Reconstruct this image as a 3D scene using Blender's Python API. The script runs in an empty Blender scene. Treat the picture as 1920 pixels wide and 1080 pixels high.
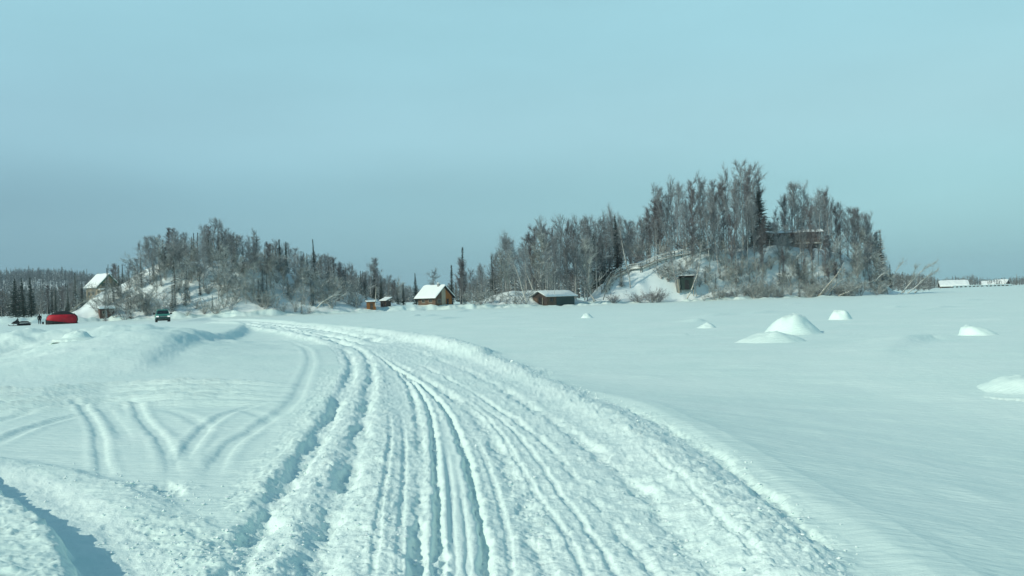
import bpy, bmesh, math, random
import numpy as np
from mathutils import Vector, Matrix
R = math.radians
scene = bpy.context.scene
col = scene.collection
rng = random.Random(7)

# ------------------------------------------------------------------ camera
FPX, CH = 1600.0, 2.2                 # focal length in px of a 1920 wide frame, eye height
PITCH, ROLL = math.atan(16/1600), R(1.66)
CAM = Vector((0, 0, CH))
Fv = Vector((0, math.cos(PITCH), math.sin(PITCH)))
R0 = Vector((1, 0, 0)); U0 = R0.cross(Fv)
Rv = R0*math.cos(ROLL) - U0*math.sin(ROLL)
Uv = U0*math.cos(ROLL) + R0*math.sin(ROLL)
cd = bpy.data.cameras.new('camera'); cam = bpy.data.objects.new('camera', cd); col.objects.link(cam)
cd.sensor_width = 36; cd.lens = FPX/1920*36; cd.clip_start = 0.05; cd.clip_end = 8000
m = Matrix((Rv, Uv, -Fv)).transposed().to_4x4(); m.translation = CAM
cam.matrix_world = m
scene.camera = cam

def ray(px, py):
    return Fv*FPX + Rv*(px-960) - Uv*(py-540)
def at(px, py, d):                    # point seen at a pixel of the photograph, d metres ahead
    v = ray(px, py); return CAM + v*(d/v.y)
def gpt(px, py):                      # the same on the level ice
    v = ray(px, py); k = -CH/v.z; return (v.x*k, v.y*k)
def yh(px): return 556 - 0.029*(px-960)

# ------------------------------------------------------------------ world, sun
SUN_EL = R(31); SUN_DIR = Vector((-0.88, -0.47, 0)).normalized()*math.cos(SUN_EL) + Vector((0, 0, math.sin(SUN_EL)))
w = bpy.data.worlds.new('World'); scene.world = w; w.use_nodes = True
nt = w.node_tree; nt.nodes.clear()
def N(t, typ, **kw):
    n = t.nodes.new(typ)
    for k, v in kw.items(): setattr(n, k, v)
    return n
out = N(nt, 'ShaderNodeOutputWorld'); bg = N(nt, 'ShaderNodeBackground'); bg.inputs[1].default_value = 0.1
sky = N(nt, 'ShaderNodeTexSky', sky_type='NISHITA', sun_disc=False)
sky.sun_elevation = SUN_EL; sky.sun_rotation = math.atan2(SUN_DIR.x, SUN_DIR.y); sky.altitude = 100
sky.air_density = 1.2; sky.dust_density = 2.0
tc = N(nt, 'ShaderNodeTexCoord'); sep = N(nt, 'ShaderNodeSeparateXYZ')
nt.links.new(tc.outputs['Generated'], sep.inputs[0])
def ramp(t, stops, interp='EASE'):
    r = N(t, 'ShaderNodeValToRGB'); e = r.color_ramp.elements; r.color_ramp.interpolation = interp
    while len(e) > 1: e.remove(e[-1])
    for i, (p, c) in enumerate(stops):
        k = e[0] if i == 0 else e.new(p)
        k.position = p; k.color = (*c, 1)
    return r
# hazy winter sky: thin layer of ice haze low down, deeper blue overhead
r1 = ramp(nt, [(0.0, (.190, .400, .505)), (0.10, (.228, .437, .532)), (0.19, (.325, .590, .690)), (0.30, (.345, .650, .745)), (0.6, (.12, .27, .385)), (1, (.06, .16, .27))])
r2 = ramp(nt, [(0.0, (.285, .585, .650)), (0.10, (.340, .645, .695)), (0.19, (.395, .690, .750)), (0.30, (.37, .69, .765)), (0.6, (.12, .27, .385)), (1, (.06, .16, .27))])
nt.links.new(sep.outputs[2], r1.inputs[0]); nt.links.new(sep.outputs[2], r2.inputs[0])
mr = N(nt, 'ShaderNodeMapRange'); mr.inputs[1].default_value = -.5; mr.inputs[2].default_value = .45
nt.links.new(sep.outputs[0], mr.inputs[0])
mx = N(nt, 'ShaderNodeMix', data_type='RGBA'); nt.links.new(mr.outputs[0], mx.inputs[0])
nt.links.new(r1.outputs[0], mx.inputs[6]); nt.links.new(r2.outputs[0], mx.inputs[7])
sc10 = N(nt, 'ShaderNodeVectorMath', operation='SCALE'); sc10.inputs['Scale'].default_value = 10
nt.links.new(mx.outputs[2], sc10.inputs[0])
mx2 = N(nt, 'ShaderNodeMix', data_type='RGBA'); mx2.inputs[0].default_value = .12
# thin uneven veils in the ice haze
vmap = N(nt, 'ShaderNodeMapping'); vmap.inputs['Scale'].default_value = (1.2, 1.2, 4.5); nt.links.new(tc.outputs['Generated'], vmap.inputs[0])
vn = N(nt, 'ShaderNodeTexNoise'); vn.inputs['Scale'].default_value = 1.6; vn.inputs['Detail'].default_value = 4; nt.links.new(vmap.outputs[0], vn.inputs[0])
vr = N(nt, 'ShaderNodeMapRange'); vr.inputs[1].default_value = .3; vr.inputs[2].default_value = .7; vr.inputs[3].default_value = 9.95; vr.inputs[4].default_value = 11.2
nt.links.new(vn.outputs[0], vr.inputs[0]); nt.links.new(vr.outputs[0], sc10.inputs['Scale'])
nt.links.new(sc10.outputs[0], mx2.inputs[6]); nt.links.new(sky.outputs[0], mx2.inputs[7])
nt.links.new(mx2.outputs[2], bg.inputs[0]); nt.links.new(bg.outputs[0], out.inputs[0])
sd = bpy.data.lights.new('sun', 'SUN'); sd.energy = 2.95; sd.angle = R(.6); sd.color = (1, .965, .80)
so = bpy.data.objects.new('sun', sd); col.objects.link(so)
so.rotation_euler = SUN_DIR.to_track_quat('Z', 'Y').to_euler(); so.location = (-60, -40, 60)
vs = scene.view_settings; vs.view_transform = 'Standard'; vs.look = 'None'; vs.gamma = 1; vs.exposure = 0

# ------------------------------------------------------------------ materials
M = {}
def mat(name, c, rough=.7, spec=.3, metal=0, var=0, vscale=3, c2=None, snow=0, bump=0, bscale=30, rand=0, stretch=(1, 1, 1), nsc=None):
    """c..c2 mottled by noise; snow = how much settled snow the upward faces carry; rand = per-object brightness spread"""
    mt = bpy.data.materials.new(name); mt.use_nodes = True; t = mt.node_tree
    b = t.nodes['Principled BSDF']; b.inputs['Roughness'].default_value = rough
    b.inputs['Specular IOR Level'].default_value = spec; b.inputs['Metallic'].default_value = metal
    tcn = N(t, 'ShaderNodeTexCoord'); mp = N(t, 'ShaderNodeMapping'); mp.inputs['Scale'].default_value = stretch
    t.links.new(tcn.outputs['Object'], mp.inputs[0])
    n = N(t, 'ShaderNodeTexNoise'); n.inputs['Scale'].default_value = vscale; n.inputs['Detail'].default_value = 5
    t.links.new(mp.outputs[0], n.inputs[0])
    c2 = c2 or tuple(x*(1-var) for x in c)
    rp = ramp(t, [(.35, c), (.65, c2)], 'LINEAR'); t.links.new(n.outputs[0], rp.inputs[0])
    cur = rp.outputs[0]
    if rand:
        oi = N(t, 'ShaderNodeObjectInfo'); m1 = N(t, 'ShaderNodeMapRange')
        m1.inputs[3].default_value = 1-rand; m1.inputs[4].default_value = 1+rand
        t.links.new(oi.outputs['Random'], m1.inputs[0])
        vm = N(t, 'ShaderNodeVectorMath', operation='SCALE'); t.links.new(cur, vm.inputs[0]); t.links.new(m1.outputs[0], vm.inputs['Scale']); cur = vm.outputs[0]
    if snow:
        g = N(t, 'ShaderNodeNewGeometry'); s = N(t, 'ShaderNodeSeparateXYZ'); t.links.new(g.outputs['Normal'], s.inputs[0])
        n2 = N(t, 'ShaderNodeTexNoise'); n2.inputs['Scale'].default_value = nsc or vscale*.4; n2.inputs['Detail'].default_value = 3
        t.links.new(g.outputs['Position'], n2.inputs[0])
        a = N(t, 'ShaderNodeMath', operation='MULTIPLY_ADD'); a.inputs[1].default_value = .9; t.links.new(n2.outputs[0], a.inputs[0]); t.links.new(s.outputs[2], a.inputs[2])
        mr_ = N(t, 'ShaderNodeMapRange'); th = 1.35-snow
        mr_.inputs[1].default_value = th-.12; mr_.inputs[2].default_value = th+.12
        t.links.new(a.outputs[0], mr_.inputs[0])
        mm = N(t, 'ShaderNodeMix', data_type='RGBA'); t.links.new(mr_.outputs[0], mm.inputs[0]); t.links.new(cur, mm.inputs[6])
        mm.inputs[7].default_value = (.76, .85, .83, 1); cur = mm.outputs[2]
    t.links.new(cur, b.inputs['Base Color'])
    if bump:
        n3 = N(t, 'ShaderNodeTexNoise'); n3.inputs['Scale'].default_value = bscale; n3.inputs['Detail'].default_value = 4; t.links.new(mp.outputs[0], n3.inputs[0])
        bp = N(t, 'ShaderNodeBump'); bp.inputs['Strength'].default_value = bump; bp.inputs['Distance'].default_value = .03
        t.links.new(n3.outputs[0], bp.inputs['Height']); t.links.new(bp.outputs[0], b.inputs['Normal'])
    M[name] = mt; return mt

def snow_mat(name, c, c2, bump_fine, bump_rip, fine=55):
    mt = bpy.data.materials.new(name); mt.use_nodes = True; t = mt.node_tree
    b = t.nodes['Principled BSDF']; b.inputs['Roughness'].default_value = .55; b.inputs['Specular IOR Level'].default_value = .35
    g = N(t, 'ShaderNodeNewGeometry')
    n = N(t, 'ShaderNodeTexNoise'); n.inputs['Scale'].default_value = .25; n.inputs['Detail'].default_value = 6; t.links.new(g.outputs['Position'], n.inputs[0])
    rp = ramp(t, [(.3, c), (.7, c2)], 'LINEAR'); t.links.new(n.outputs[0], rp.inputs[0]); t.links.new(rp.outputs[0], b.inputs['Base Color'])
    n2 = N(t, 'ShaderNodeTexNoise'); n2.inputs['Scale'].default_value = fine; n2.inputs['Detail'].default_value = 3; t.links.new(g.outputs['Position'], n2.inputs[0])
    mp = N(t, 'ShaderNodeMapping'); mp.inputs['Scale'].default_value = (1.6, 5, 3); mp.inputs['Rotation'].default_value = (0, 0, R(12)); t.links.new(g.outputs['Position'], mp.inputs[0])
    n3 = N(t, 'ShaderNodeTexNoise'); n3.inputs['Scale'].default_value = 2.2; n3.inputs['Detail'].default_value = 5; t.links.new(mp.outputs[0], n3.inputs[0])
    b1 = N(t, 'ShaderNodeBump'); b1.inputs['Strength'].default_value = bump_rip; b1.inputs['Distance'].default_value = .03; t.links.new(n3.outputs[0], b1.inputs['Height'])
    b2 = N(t, 'ShaderNodeBump'); b2.inputs['Strength'].default_value = bump_fine; b2.inputs['Distance'].default_value = .01; t.links.new(n2.outputs[0], b2.inputs['Height'])
    t.links.new(b1.outputs[0], b2.inputs['Normal']); t.links.new(b2.outputs[0], b.inputs['Normal'])
    M[name] = mt
snow_mat('lake_snow', (.70, .88, .825), (.77, .92, .865), .25, 1.0)
snow_mat('road_snow', (.72, .885, .84), (.78, .92, .875), .9, .35, 38)
snow_mat('roof_snow', (.82, .90, .88), (.86, .93, .91), .2, .1)
snow_mat('hill_snow', (.78, .88, .86), (.84, .92, .90), .3, .3, 4)
mat('birch_bark', (.48, .48, .45), .8, .2, c2=(.24, .23, .215), vscale=4, stretch=(1, 1, .5), rand=.25, snow=.15)
mat('white_bark', (.62, .62, .56), .8, .2, c2=(.36, .35, .31), vscale=4, stretch=(1, 1, .6), snow=.35)
mat('twig_grey', (.135, .150, .155), .8, .2, c2=(.255, .285, .295), vscale=.8, rand=.3, snow=.2)
mat('twig_brown', (.110, .100, .102), .8, .2, c2=(.18, .175, .180), vscale=.8, rand=.3, snow=.05)
mat('twig_frost', (.13, .138, .125), .8, .2, c2=(.31, .34, .315), vscale=.9, rand=.3, snow=.42)
mat('needles', (.030, .055, .048), .75, .25, c2=(.055, .080, .066), vscale=1.5, rand=.25, snow=.0)
mat('needles_frost', (.04, .062, .054), .75, .25, c2=(.085, .105, .090), vscale=1.5, rand=.25, snow=.38, nsc=1.2)
mat('needles_snowy', (.05, .07, .06), .75, .25, c2=(.10, .12, .10), vscale=1.5, snow=.75, nsc=1.5)
mat('spruce_bark', (.10, .085, .07), .9, .1, c2=(.06, .05, .045))
mat('far_forest', (.060, .080, .085), .9, .1, c2=(.12, .14, .145), vscale=.06, rand=0, snow=.1, nsc=.05)
mat('far_bush', (.10, .105, .10), .9, .1, c2=(.17, .18, .175), vscale=.15, snow=.12, nsc=.2)
mat('tan_siding', (.33, .28, .20), .8, .2, c2=(.25, .21, .15), vscale=3, stretch=(.6, .6, 9))
mat('brown_logs', (.16, .11, .075), .8, .2, c2=(.10, .07, .05), vscale=2.5, stretch=(.6, .6, 9))
mat('orange_wood', (.46, .17, .04), .7, .3, c2=(.33, .12, .03), vscale=3, stretch=(6, 6, .6))
mat('pale_panel', (.46, .40, .30), .8, .2, c2=(.38, .33, .25), vscale=2, stretch=(4, 4, .5))
mat('red_brown', (.17, .095, .07), .8, .2, c2=(.11, .068, .055), vscale=2, stretch=(5, 5, .5))
mat('green_trim', (.06, .16, .11), .6, .3, c2=(.05, .12, .09))
mat('dark_green', (.022, .042, .036), .8, .2, c2=(.032, .055, .046), vscale=2, stretch=(5, 5, .5))
mat('dark_teal', (.03, .06, .06), .7, .2, c2=(.045, .075, .07), vscale=2, stretch=(.6, .6, 8))
mat('dark_wood', (.07, .055, .045), .8, .2, c2=(.045, .035, .03), vscale=3, stretch=(.5, .5, 6))
mat('weathered_wood', (.40, .38, .31), .8, .2, c2=(.27, .25, .20), vscale=3, stretch=(.5, 5, 5), snow=.3)
mat('tin_grey', (.28, .32, .32), .5, .4, c2=(.20, .23, .23))
mat('glass_dark', (.012, .02, .022), .12, .6)
mat('glass_green', (.02, .06, .055), .1, .6)
mat('chimney_metal', (.35, .36, .36), .45, .4, .6)
mat('tent_red', (.50, .008, .022), .6, .3, c2=(.40, .006, .018), vscale=2, bump=.4, bscale=3)
mat('tent_black', (.012, .014, .014), .7, .2, c2=(.02, .022, .022), bump=.3, bscale=3)
mat('car_paint', (.045, .25, .19), .35, .4, c2=(.05, .27, .21), vscale=1.5, snow=.0)
mat('black_plastic', (.012, .014, .014), .6, .3, c2=(.02, .022, .022))
mat('chrome', (.55, .58, .58), .2, .5, .9)
mat('rubber', (.012, .012, .012), .9, .2, c2=(.03, .032, .032), snow=.1)
mat('black_cloth', (.012, .013, .015), .9, .1, c2=(.02, .021, .024), vscale=9)
mat('skin', (.45, .28, .20), .6, .3, c2=(.40, .24, .17))
lm = bpy.data.materials.new('headlight'); lm.use_nodes = True; lb = lm.node_tree.nodes['Principled BSDF']
lb.inputs['Base Color'].default_value = (.75, .78, .76, 1); lb.inputs['Roughness'].default_value = .15
lb.inputs['Emission Color'].default_value = (1, .97, .9, 1); lb.inputs['Emission Strength'].default_value = .6; M['headlight'] = lm

# ------------------------------------------------------------------ helpers
class MB:
    def __init__(s): s.v = []; s.f = []
    def add(s, vs_, fs):
        o = len(s.v); s.v += [tuple(p) for p in vs_]; s.f += [tuple(i+o for i in q) for q in fs]
    def box(s, x0, x1, y0, y1, z0, z1):
        s.add([(x0, y0, z0), (x1, y0, z0), (x1, y1, z0), (x0, y1, z0), (x0, y0, z1), (x1, y0, z1), (x1, y1, z1), (x0, y1, z1)],
              [(3, 2, 1, 0), (4, 5, 6, 7), (0, 1, 5, 4), (1, 2, 6, 5), (2, 3, 7, 6), (3, 0, 4, 7)])
    def prism_y(s, poly, y0, y1):       # xz polygon extruded along y
        n = len(poly)
        s.add([(x, y0, z) for x, z in poly]+[(x, y1, z) for x, z in poly],
              [tuple(range(n)), tuple(reversed(range(n, 2*n)))]+[((i+1) % n, i, n+i, n+(i+1) % n) for i in range(n)])
    def prism_x(s, poly, x0, x1):       # yz polygon extruded along x
        n = len(poly)
        s.add([(x0, y, z) for y, z in poly]+[(x1, y, z) for y, z in poly],
              [tuple(reversed(range(n))), tuple(range(n, 2*n))]+[(i, (i+1) % n, n+(i+1) % n, n+i) for i in range(n)])
    def tube(s, pts, rad, n=6, cap=True):
        pts = [Vector(p) for p in pts]; o = len(s.v); k = len(pts)
        for i, p in enumerate(pts):
            d = (pts[min(i+1, k-1)]-pts[max(i-1, 0)]).normalized()
            a = d.cross(Vector((0, 0, 1)) if abs(d.z) < .9 else Vector((1, 0, 0))).normalized(); b = d.cross(a)
            r = rad[i] if hasattr(rad, '__len__') else rad
            for j in range(n):
                q = 2*math.pi*j/n; s.v.append(tuple(p+a*(r*math.cos(q))+b*(r*math.sin(q))))
        for i in range(k-1):
            for j in range(n):
                s.f.append((o+i*n+j, o+i*n+(j+1) % n, o+(i+1)*n+(j+1) % n, o+(i+1)*n+j))
        if cap:
            s.f.append(tuple(o+j for j in reversed(range(n)))); s.f.append(tuple(o+(k-1)*n+j for j in range(n)))
    def twig(s, p, d, L, r):            # a three-sided spike
        d = d.normalized(); a = d.cross(Vector((0.3, 0.2, 1)) if abs(d.z) < .95 else Vector((1, 0, 0))).normalized(); b = d.cross(a)
        o = len(s.v)
        s.v += [tuple(p+a*r), tuple(p-a*(.5*r)+b*(.87*r)), tuple(p-a*(.5*r)-b*(.87*r)), tuple(p+d*L)]
        s.f += [(o, o+1, o+3), (o+1, o+2, o+3), (o+2, o, o+3)]
    def mesh(s, name, m_, smooth=False):
        me = bpy.data.meshes.new(name); me.from_pydata(s.v, [], s.f); me.materials.append(M[m_])
        if smooth: me.polygons.foreach_set('use_smooth', [True]*len(me.polygons))
        me.update(); return me
    def build(s, name, m_, parent=None, smooth=False, bevel=0, fix=True):
        me = s.mesh(name, m_, smooth)
        if fix:
            bm = bmesh.new(); bm.from_mesh(me); bmesh.ops.recalc_face_normals(bm, faces=bm.faces); bm.to_mesh(me); bm.free()
        o = bpy.data.objects.new(name, me); col.objects.link(o)
        if parent: o.parent = parent
        if bevel:
            b = o.modifiers.new('bevel', 'BEVEL'); b.width = bevel; b.segments = 2; b.limit_method = 'ANGLE'
        return o
def tag(o, label, cat, group=None):
    o['label'] = label; o['category'] = cat
    if group: o['group'] = group
    return o
def empty(name, loc, rz=0, label=None, cat=None, group=None):
    o = bpy.data.objects.new(name, None); col.objects.link(o); o.empty_display_size = .3
    o.location = loc; o.rotation_euler = (0, 0, rz)
    if label: tag(o, label, cat, group)
    return o
def structure(o): o['kind'] = 'structure'; return o
def box(name, m_, parent, *b, bevel=0):
    k = MB(); k.box(*b); return k.build(name, m_, parent, bevel=bevel)

def vnoise(x, y, seed):
    xi = np.floor(x).astype(np.int64); yi = np.floor(y).astype(np.int64); fx = x-xi; fy = y-yi
    fx = fx*fx*fx*(fx*(fx*6-15)+10); fy = fy*fy*fy*(fy*(fy*6-15)+10)
    def hsh(a, b):
        n = (a*374761393 + b*668265263 + seed*974711) & 0xffffffff
        n = ((n ^ (n >> 13))*1274126177) & 0xffffffff
        n = ((n ^ (n >> 16))*2246822519) & 0xffffffff
        return ((n ^ (n >> 15)) & 0xffff)/65535.0
    a = hsh(xi, yi); b = hsh(xi+1, yi); c = hsh(xi, yi+1); d = hsh(xi+1, yi+1)
    return (a+(b-a)*fx)*(1-fy)+(c+(d-c)*fx)*fy - .5
def fbm(x, y, scale, seed, octv=3, gain=.5):
    r = 0; a = 1
    for i in range(octv):
        c, s_ = math.cos(.6*i+.3), math.sin(.6*i+.3)
        r = r + a*vnoise((x*c-y*s_)/scale+17*i, (x*s_+y*c)/scale-9*i, seed+i); scale *= .5; a *= gain
    return r
def sstep(x, a, b):
    t = np.clip((x-a)/(b-a), 0, 1); return t*t*(3-2*t)

# ------------------------------------------------------------------ ground
# shore: (px, depth of the ice edge, photo y of the top of the bank)
SH = [(-900, 130, 612), (-300, 130, 606), (0, 140, 598), (180, 145, 590), (330, 148, 583), (450, 150, 582), (600, 155, 578), (700, 160, 576), (800, 165, 572),
      (900, 168, 571), (1000, 172, 568), (1100, 178, 566), (1200, 183, 560), (1300, 187, 556), (1400, 190, 556), (1500, 193, 556), (1600, 196, 555),
      (1680, 202, 552), (1725, 240, 550), (1760, 340, 543), (1850, 420, 537), (1950, 450, 534), (2600, 470, 516), (3200, 480, 500)]
SH_t = np.array([(p-960)/FPX for p, d, y in SH]); SH_d = np.array([d for p, d, y in SH], float)
SH_z = np.array([CH-(y-yh(p))*(d+6)/FPX for p, d, y in SH])
HR = np.array([(1090, 0), (1105, 1.0), (1130, 3.6), (1165, 6.2), (1200, 8.3), (1230, 9.6), (1300, 11.2), (1400, 11.8), (1540, 11.6), (1600, 9), (1640, 5), (1675, .8), (1700, 0)])
HL = np.array([(120, 0), (150, 1.2), (180, 3.2), (225, 5.0), (262, 7.2), (310, 9.8), (400, 10.2), (480, 9), (560, 6.5), (640, 3.6), (700, 1.6), (760, 0)])
HM = np.array([(880, 0), (925, 1.8), (960, 2.6), (1000, 2.2), (1060, 1.2), (1100, 0)])
def base_h(x, y):
    yy = np.maximum(y, 1.0); t = x/yy
    d = np.interp(t, SH_t, SH_d); z = np.interp(t, SH_t, SH_z)
    e = fbm(x, y, 9, 51, 3)*5
    k = sstep(y+e, d-1.5, d+6); k = np.where(y < 20, 0, k)
    lump = fbm(x, y, 2.4, 77, 3)*.9*np.exp(-((y+e-d-2)/4.0)**2)
    return k*(z+fbm(x, y, 30, 5, 2)*.5*sstep(y-d, 0, 40)) + np.where(y > 60, lump, 0)
def hill_h(x, y, prof, rise, plat, fall, seed):
    yy = np.maximum(y, 1.0); t = x/yy; px = t*FPX+960
    d = np.interp(t, SH_t, SH_d); c = np.interp(px, prof[:, 0], prof[:, 1], left=0, right=0)
    v = (y-d-2)
    k = sstep(v, 0, rise)*(1-sstep(v, rise+plat, rise+plat+fall))
    n = fbm(x, y, 8, seed, 4)*1.3*np.minimum(1, c/3)*k
    return c*k+n
HILLS = [(HR, 12, 22, 24, 201), (HL, 14, 18, 28, 301), (HM, 10, 12, 20, 401)]
def ground_z(x, y):
    X = np.array([x], float); Y = np.array([y], float)
    b = base_h(X, Y)[0]
    return float(b+max(0, *[hill_h(X, Y, *h)[0] for h in HILLS]))

# polar sheet: fine where the road runs, coarse elsewhere
ang = np.concatenate([np.linspace(-180, -42, 70), np.linspace(-41, -34, 40), np.linspace(-33.9, 33.9, 1060), np.linspace(34, 41, 40), np.linspace(42, 180, 70)])*math.pi/180
rr = [.05, .6, 1.2, 2, 2.8, 3.6, 4.4]; r_ = 5.0
while r_ < 2600:
    rr.append(r_)
    st = r_*r_/1877*.8
    cap = .34 if r_ < 140 else (.8 if r_ < 230 else (3 if r_ < 480 else r_*.05))
    r_ += min(st, cap)
rr = np.array(rr)
RR, AA = np.meshgrid(rr, ang, indexing='ij'); GX = RR*np.sin(AA); GY = RR*np.cos(AA)
Z = base_h(GX, GY)
land = sstep(GY, 120, 150)
Z += fbm(GX, GY, 22, 11, 3)*.16*sstep(RR, 8, 40)*(1-.5*land) + fbm(GX, GY, 5, 12, 3)*.035*sstep(RR, 4, 12)
# wind ripples on the open snow
Z += (fbm(GX*.6, GY*1.7, 1.1, 21, 3)*.040)*(1-sstep(RR, 60, 110))

def catmull(p, k=8):
    p = [np.array(q, float) for q in p]; p = [2*p[0]-p[1]]+p+[2*p[-1]-p[-2]]; o = []
    for i in range(1, len(p)-2):
        for j in range(k):
            t = j/k
            o.append(.5*(2*p[i]+(p[i+1]-p[i-1])*t+(2*p[i-1]-5*p[i]+4*p[i+1]-p[i+2])*t*t+(3*p[i]-p[i-1]-3*p[i+1]+p[i+2])*t**3))
    o.append(p[-2]); return np.array(o)
def field(pix, reach):
    """signed distance (left positive when walking along the line) and parameter for a line traced on the ice"""
    pl = np.array([gpt(*q) for q in catmull(pix)])
    D = np.full(GX.shape, 1e3); T = np.zeros(GX.shape); S = np.ones(GX.shape)
    n = len(pl)-1
    for i in range(n):
        a, b = pl[i], pl[i+1]; ra, rb = np.hypot(*a), np.hypot(*b)
        i0 = np.searchsorted(rr, min(ra, rb)-reach-.2); i1 = np.searchsorted(rr, max(ra, rb)+reach+.2)
        aa = [math.atan2(a[0], a[1]), math.atan2(b[0], b[1])]; dm = reach/max(.5, min(ra, rb)-reach*.5)
        j0 = np.searchsorted(ang, min(aa)-dm-.01); j1 = np.searchsorted(ang, max(aa)+dm+.01)
        if i1 <= i0 or j1 <= j0: continue
        sl = (slice(i0, i1), slice(j0, j1)); x = GX[sl]; y = GY[sl]; dx, dy = b-a; L2 = dx*dx+dy*dy+1e-9
        t = np.clip(((x-a[0])*dx+(y-a[1])*dy)/L2, 0, 1); d = np.hypot(x-a[0]-t*dx, y-a[1]-t*dy)
        better = d < D[sl]; D[sl] = np.where(better, d, D[sl]); T[sl] = np.where(better, (i+t)/n, T[sl])
        S[sl] = np.where(better, np.sign(dx*(y-a[1])-dy*(x-a[0])), S[sl])
    return D, T, S
warp1 = fbm(GX, GY, .35, 61, 4, .65)*.20; warp2 = fbm(GX, GY, 2.5, 62, 2)*.3
ROUGH = np.zeros(GX.shape)
def groove(pix, w_, dep, lip=.22, ends=(0, 0), warp=1, rough=0):
    dep *= (.60 if rough == 1 and w_ > .11 else .40)
    D, T, S = field(pix, w_*5); d = np.abs(D+warp*warp1*min(1, w_/.12)*.6)
    var = .75+fbm(GX, GY, 1.2, int(pix[0][0])+900, 4, .7)*1.2
    e = (sstep(T, 0, ends[0]) if ends[0] else 1)*(1-sstep(T, 1-ends[1], 1) if ends[1] else 1)
    if not rough: var = .8+.2*var
    g = -dep*np.exp(-(d/w_)**4)+dep*lip*np.exp(-((d-2*w_)/(.8*w_))**2)
    global Z, ROUGH
    Z = Z+np.where(D < 900, g*var*e, 0)
    if rough: ROUGH = np.maximum(ROUGH, np.where(D < 900, rough*np.exp(-(d/(2.2*w_))**2)*e, 0))
def ridge(pix, wl, wr, hs, rough=0, warp=1, flat=2):
    D, T, S = field(pix, max(wl, wr)*3.2)
    hs = np.asarray(hs, float)*(.55 if max(hs) < .2 else 1); hh = np.interp(T, np.linspace(0, 1, len(hs)), hs)
    d = D+warp*(warp1*.5+warp2*.25)*min(1, (wl+wr))
    wdt = np.where(S > 0, wl, wr)
    g = np.exp(-np.abs(d/wdt)**flat)
    global Z, ROUGH
    Z = Z+np.where(D < 900, g*hh, 0)
    if rough: ROUGH = np.maximum(ROUGH, np.where(D < 900, rough*np.exp(-(d/(1.2*wdt))**4), 0))
def inside(poly):
    P = np.array([gpt(*q) for q in poly]); r = np.zeros(GX.shape, bool); n = len(P)
    for i in range(n):
        x0, y0 = P[i]; x1, y1 = P[(i+1) % n]
        if y0 == y1: continue
        c = ((y0 > GY) != (y1 > GY)) & (GX < (x1-x0)*(GY-y0)/(y1-y0)+x0); r ^= c
    return r
ROAD_L = [(250, 1700), (370, 1200), (430, 1060), (490, 950), (555, 860), (600, 790), (622, 740), (634, 700), (632, 672), (606, 650), (560, 636), (500, 623), (430, 612), (350, 610), (250, 611)]
ROAD_R = [(2100, 1700), (1720, 1200), (1600, 1085), (1500, 995), (1400, 905), (1300, 838), (1200, 780), (1110, 742), (1010, 706), (920, 676), (840, 652), (750, 634), (640, 621), (520, 608), (430, 600.5), (350, 600), (250, 603.5)]
road_poly = list(catmull(ROAD_L, 4))+list(catmull(ROAD_R, 4))[::-1]
road = inside(road_poly)
TRACK = [(-500, 905), (-150, 868), (0, 872), (90, 905), (180, 945), (260, 1000), (330, 1060), (380, 1120), (520, 1500), (200, 1500), (150, 1100), (120, 1040), (80, 1000), (20, 960), (-60, 930), (-500, 960)]
track = inside(TRACK) & ~road
ROUGH = np.where(road, .75, ROUGH); ROUGH = np.where(track, .40, ROUGH)
# compacted roadway sits a little lower
Dr, Tr, Sr = field(ROAD_L[:12], 1.2); pass
# the wheel ruts
groove([(430, 1110), (455, 1040), (500, 965), (555, 885), (607, 805), (638, 745), (657, 705), (658, 675), (640, 657), (600, 644)], .14, .125, ends=(0, .2), rough=1)
groove([(575, 1120), (605, 1020), (637, 935), (664, 862), (680, 800), (692, 740), (697, 700), (690, 672), (668, 655), (640, 644)], .12, .14, ends=(0, .2), rough=1)
groove([(770, 1200), (779, 1080), (783, 1000), (787, 930), (789, 850), (784, 790), (770, 732), (748, 700), (718, 675), (690, 657)], .06, .13, ends=(0, .15), rough=.6)
groove([(915, 1180), (912, 1080), (904, 1000), (888, 920), (871, 850), (849, 792), (826, 755), (788, 720), (742, 690), (700, 665)], .05, .17, ends=(0, .15))
groove([(822, 1180), (822, 1080), (822, 1000), (819, 900), (811, 800), (798, 752), (768, 712), (730, 682)], .045, .15, ends=(0, .15))
groove([(878, 1100), (876, 1020), (868, 950), (858, 880)], .025, .04, ends=(0, .4), lip=.2)
groove([(1045, 1120), (1030, 1075), (1008, 1000), (980, 930), (948, 868), (916, 808), (878, 766), (828, 730), (778, 700), (730, 676), (685, 656)], .10, .11, ends=(0, .15), rough=1)
groove([(1255, 1120), (1228, 1080), (1168, 1000), (1100, 920), (1042, 852), (988, 802), (928, 760), (860, 720), (800, 690), (740, 665)], .055, .07, ends=(0, .15), rough=.6)
groove([(1380, 1120), (1340, 1075), (1268, 990), (1198, 920), (1128, 858), (1058, 802), (988, 756), (918, 716), (850, 685), (780, 660), (720, 645)], .11, .09, ends=(0, .15), rough=.9)
groove([(1540, 1030), (1470, 965), (1390, 895), (1300, 832), (1200, 778), (1120, 744)], .09, .08, ends=(0, .2), rough=1.2)
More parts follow.
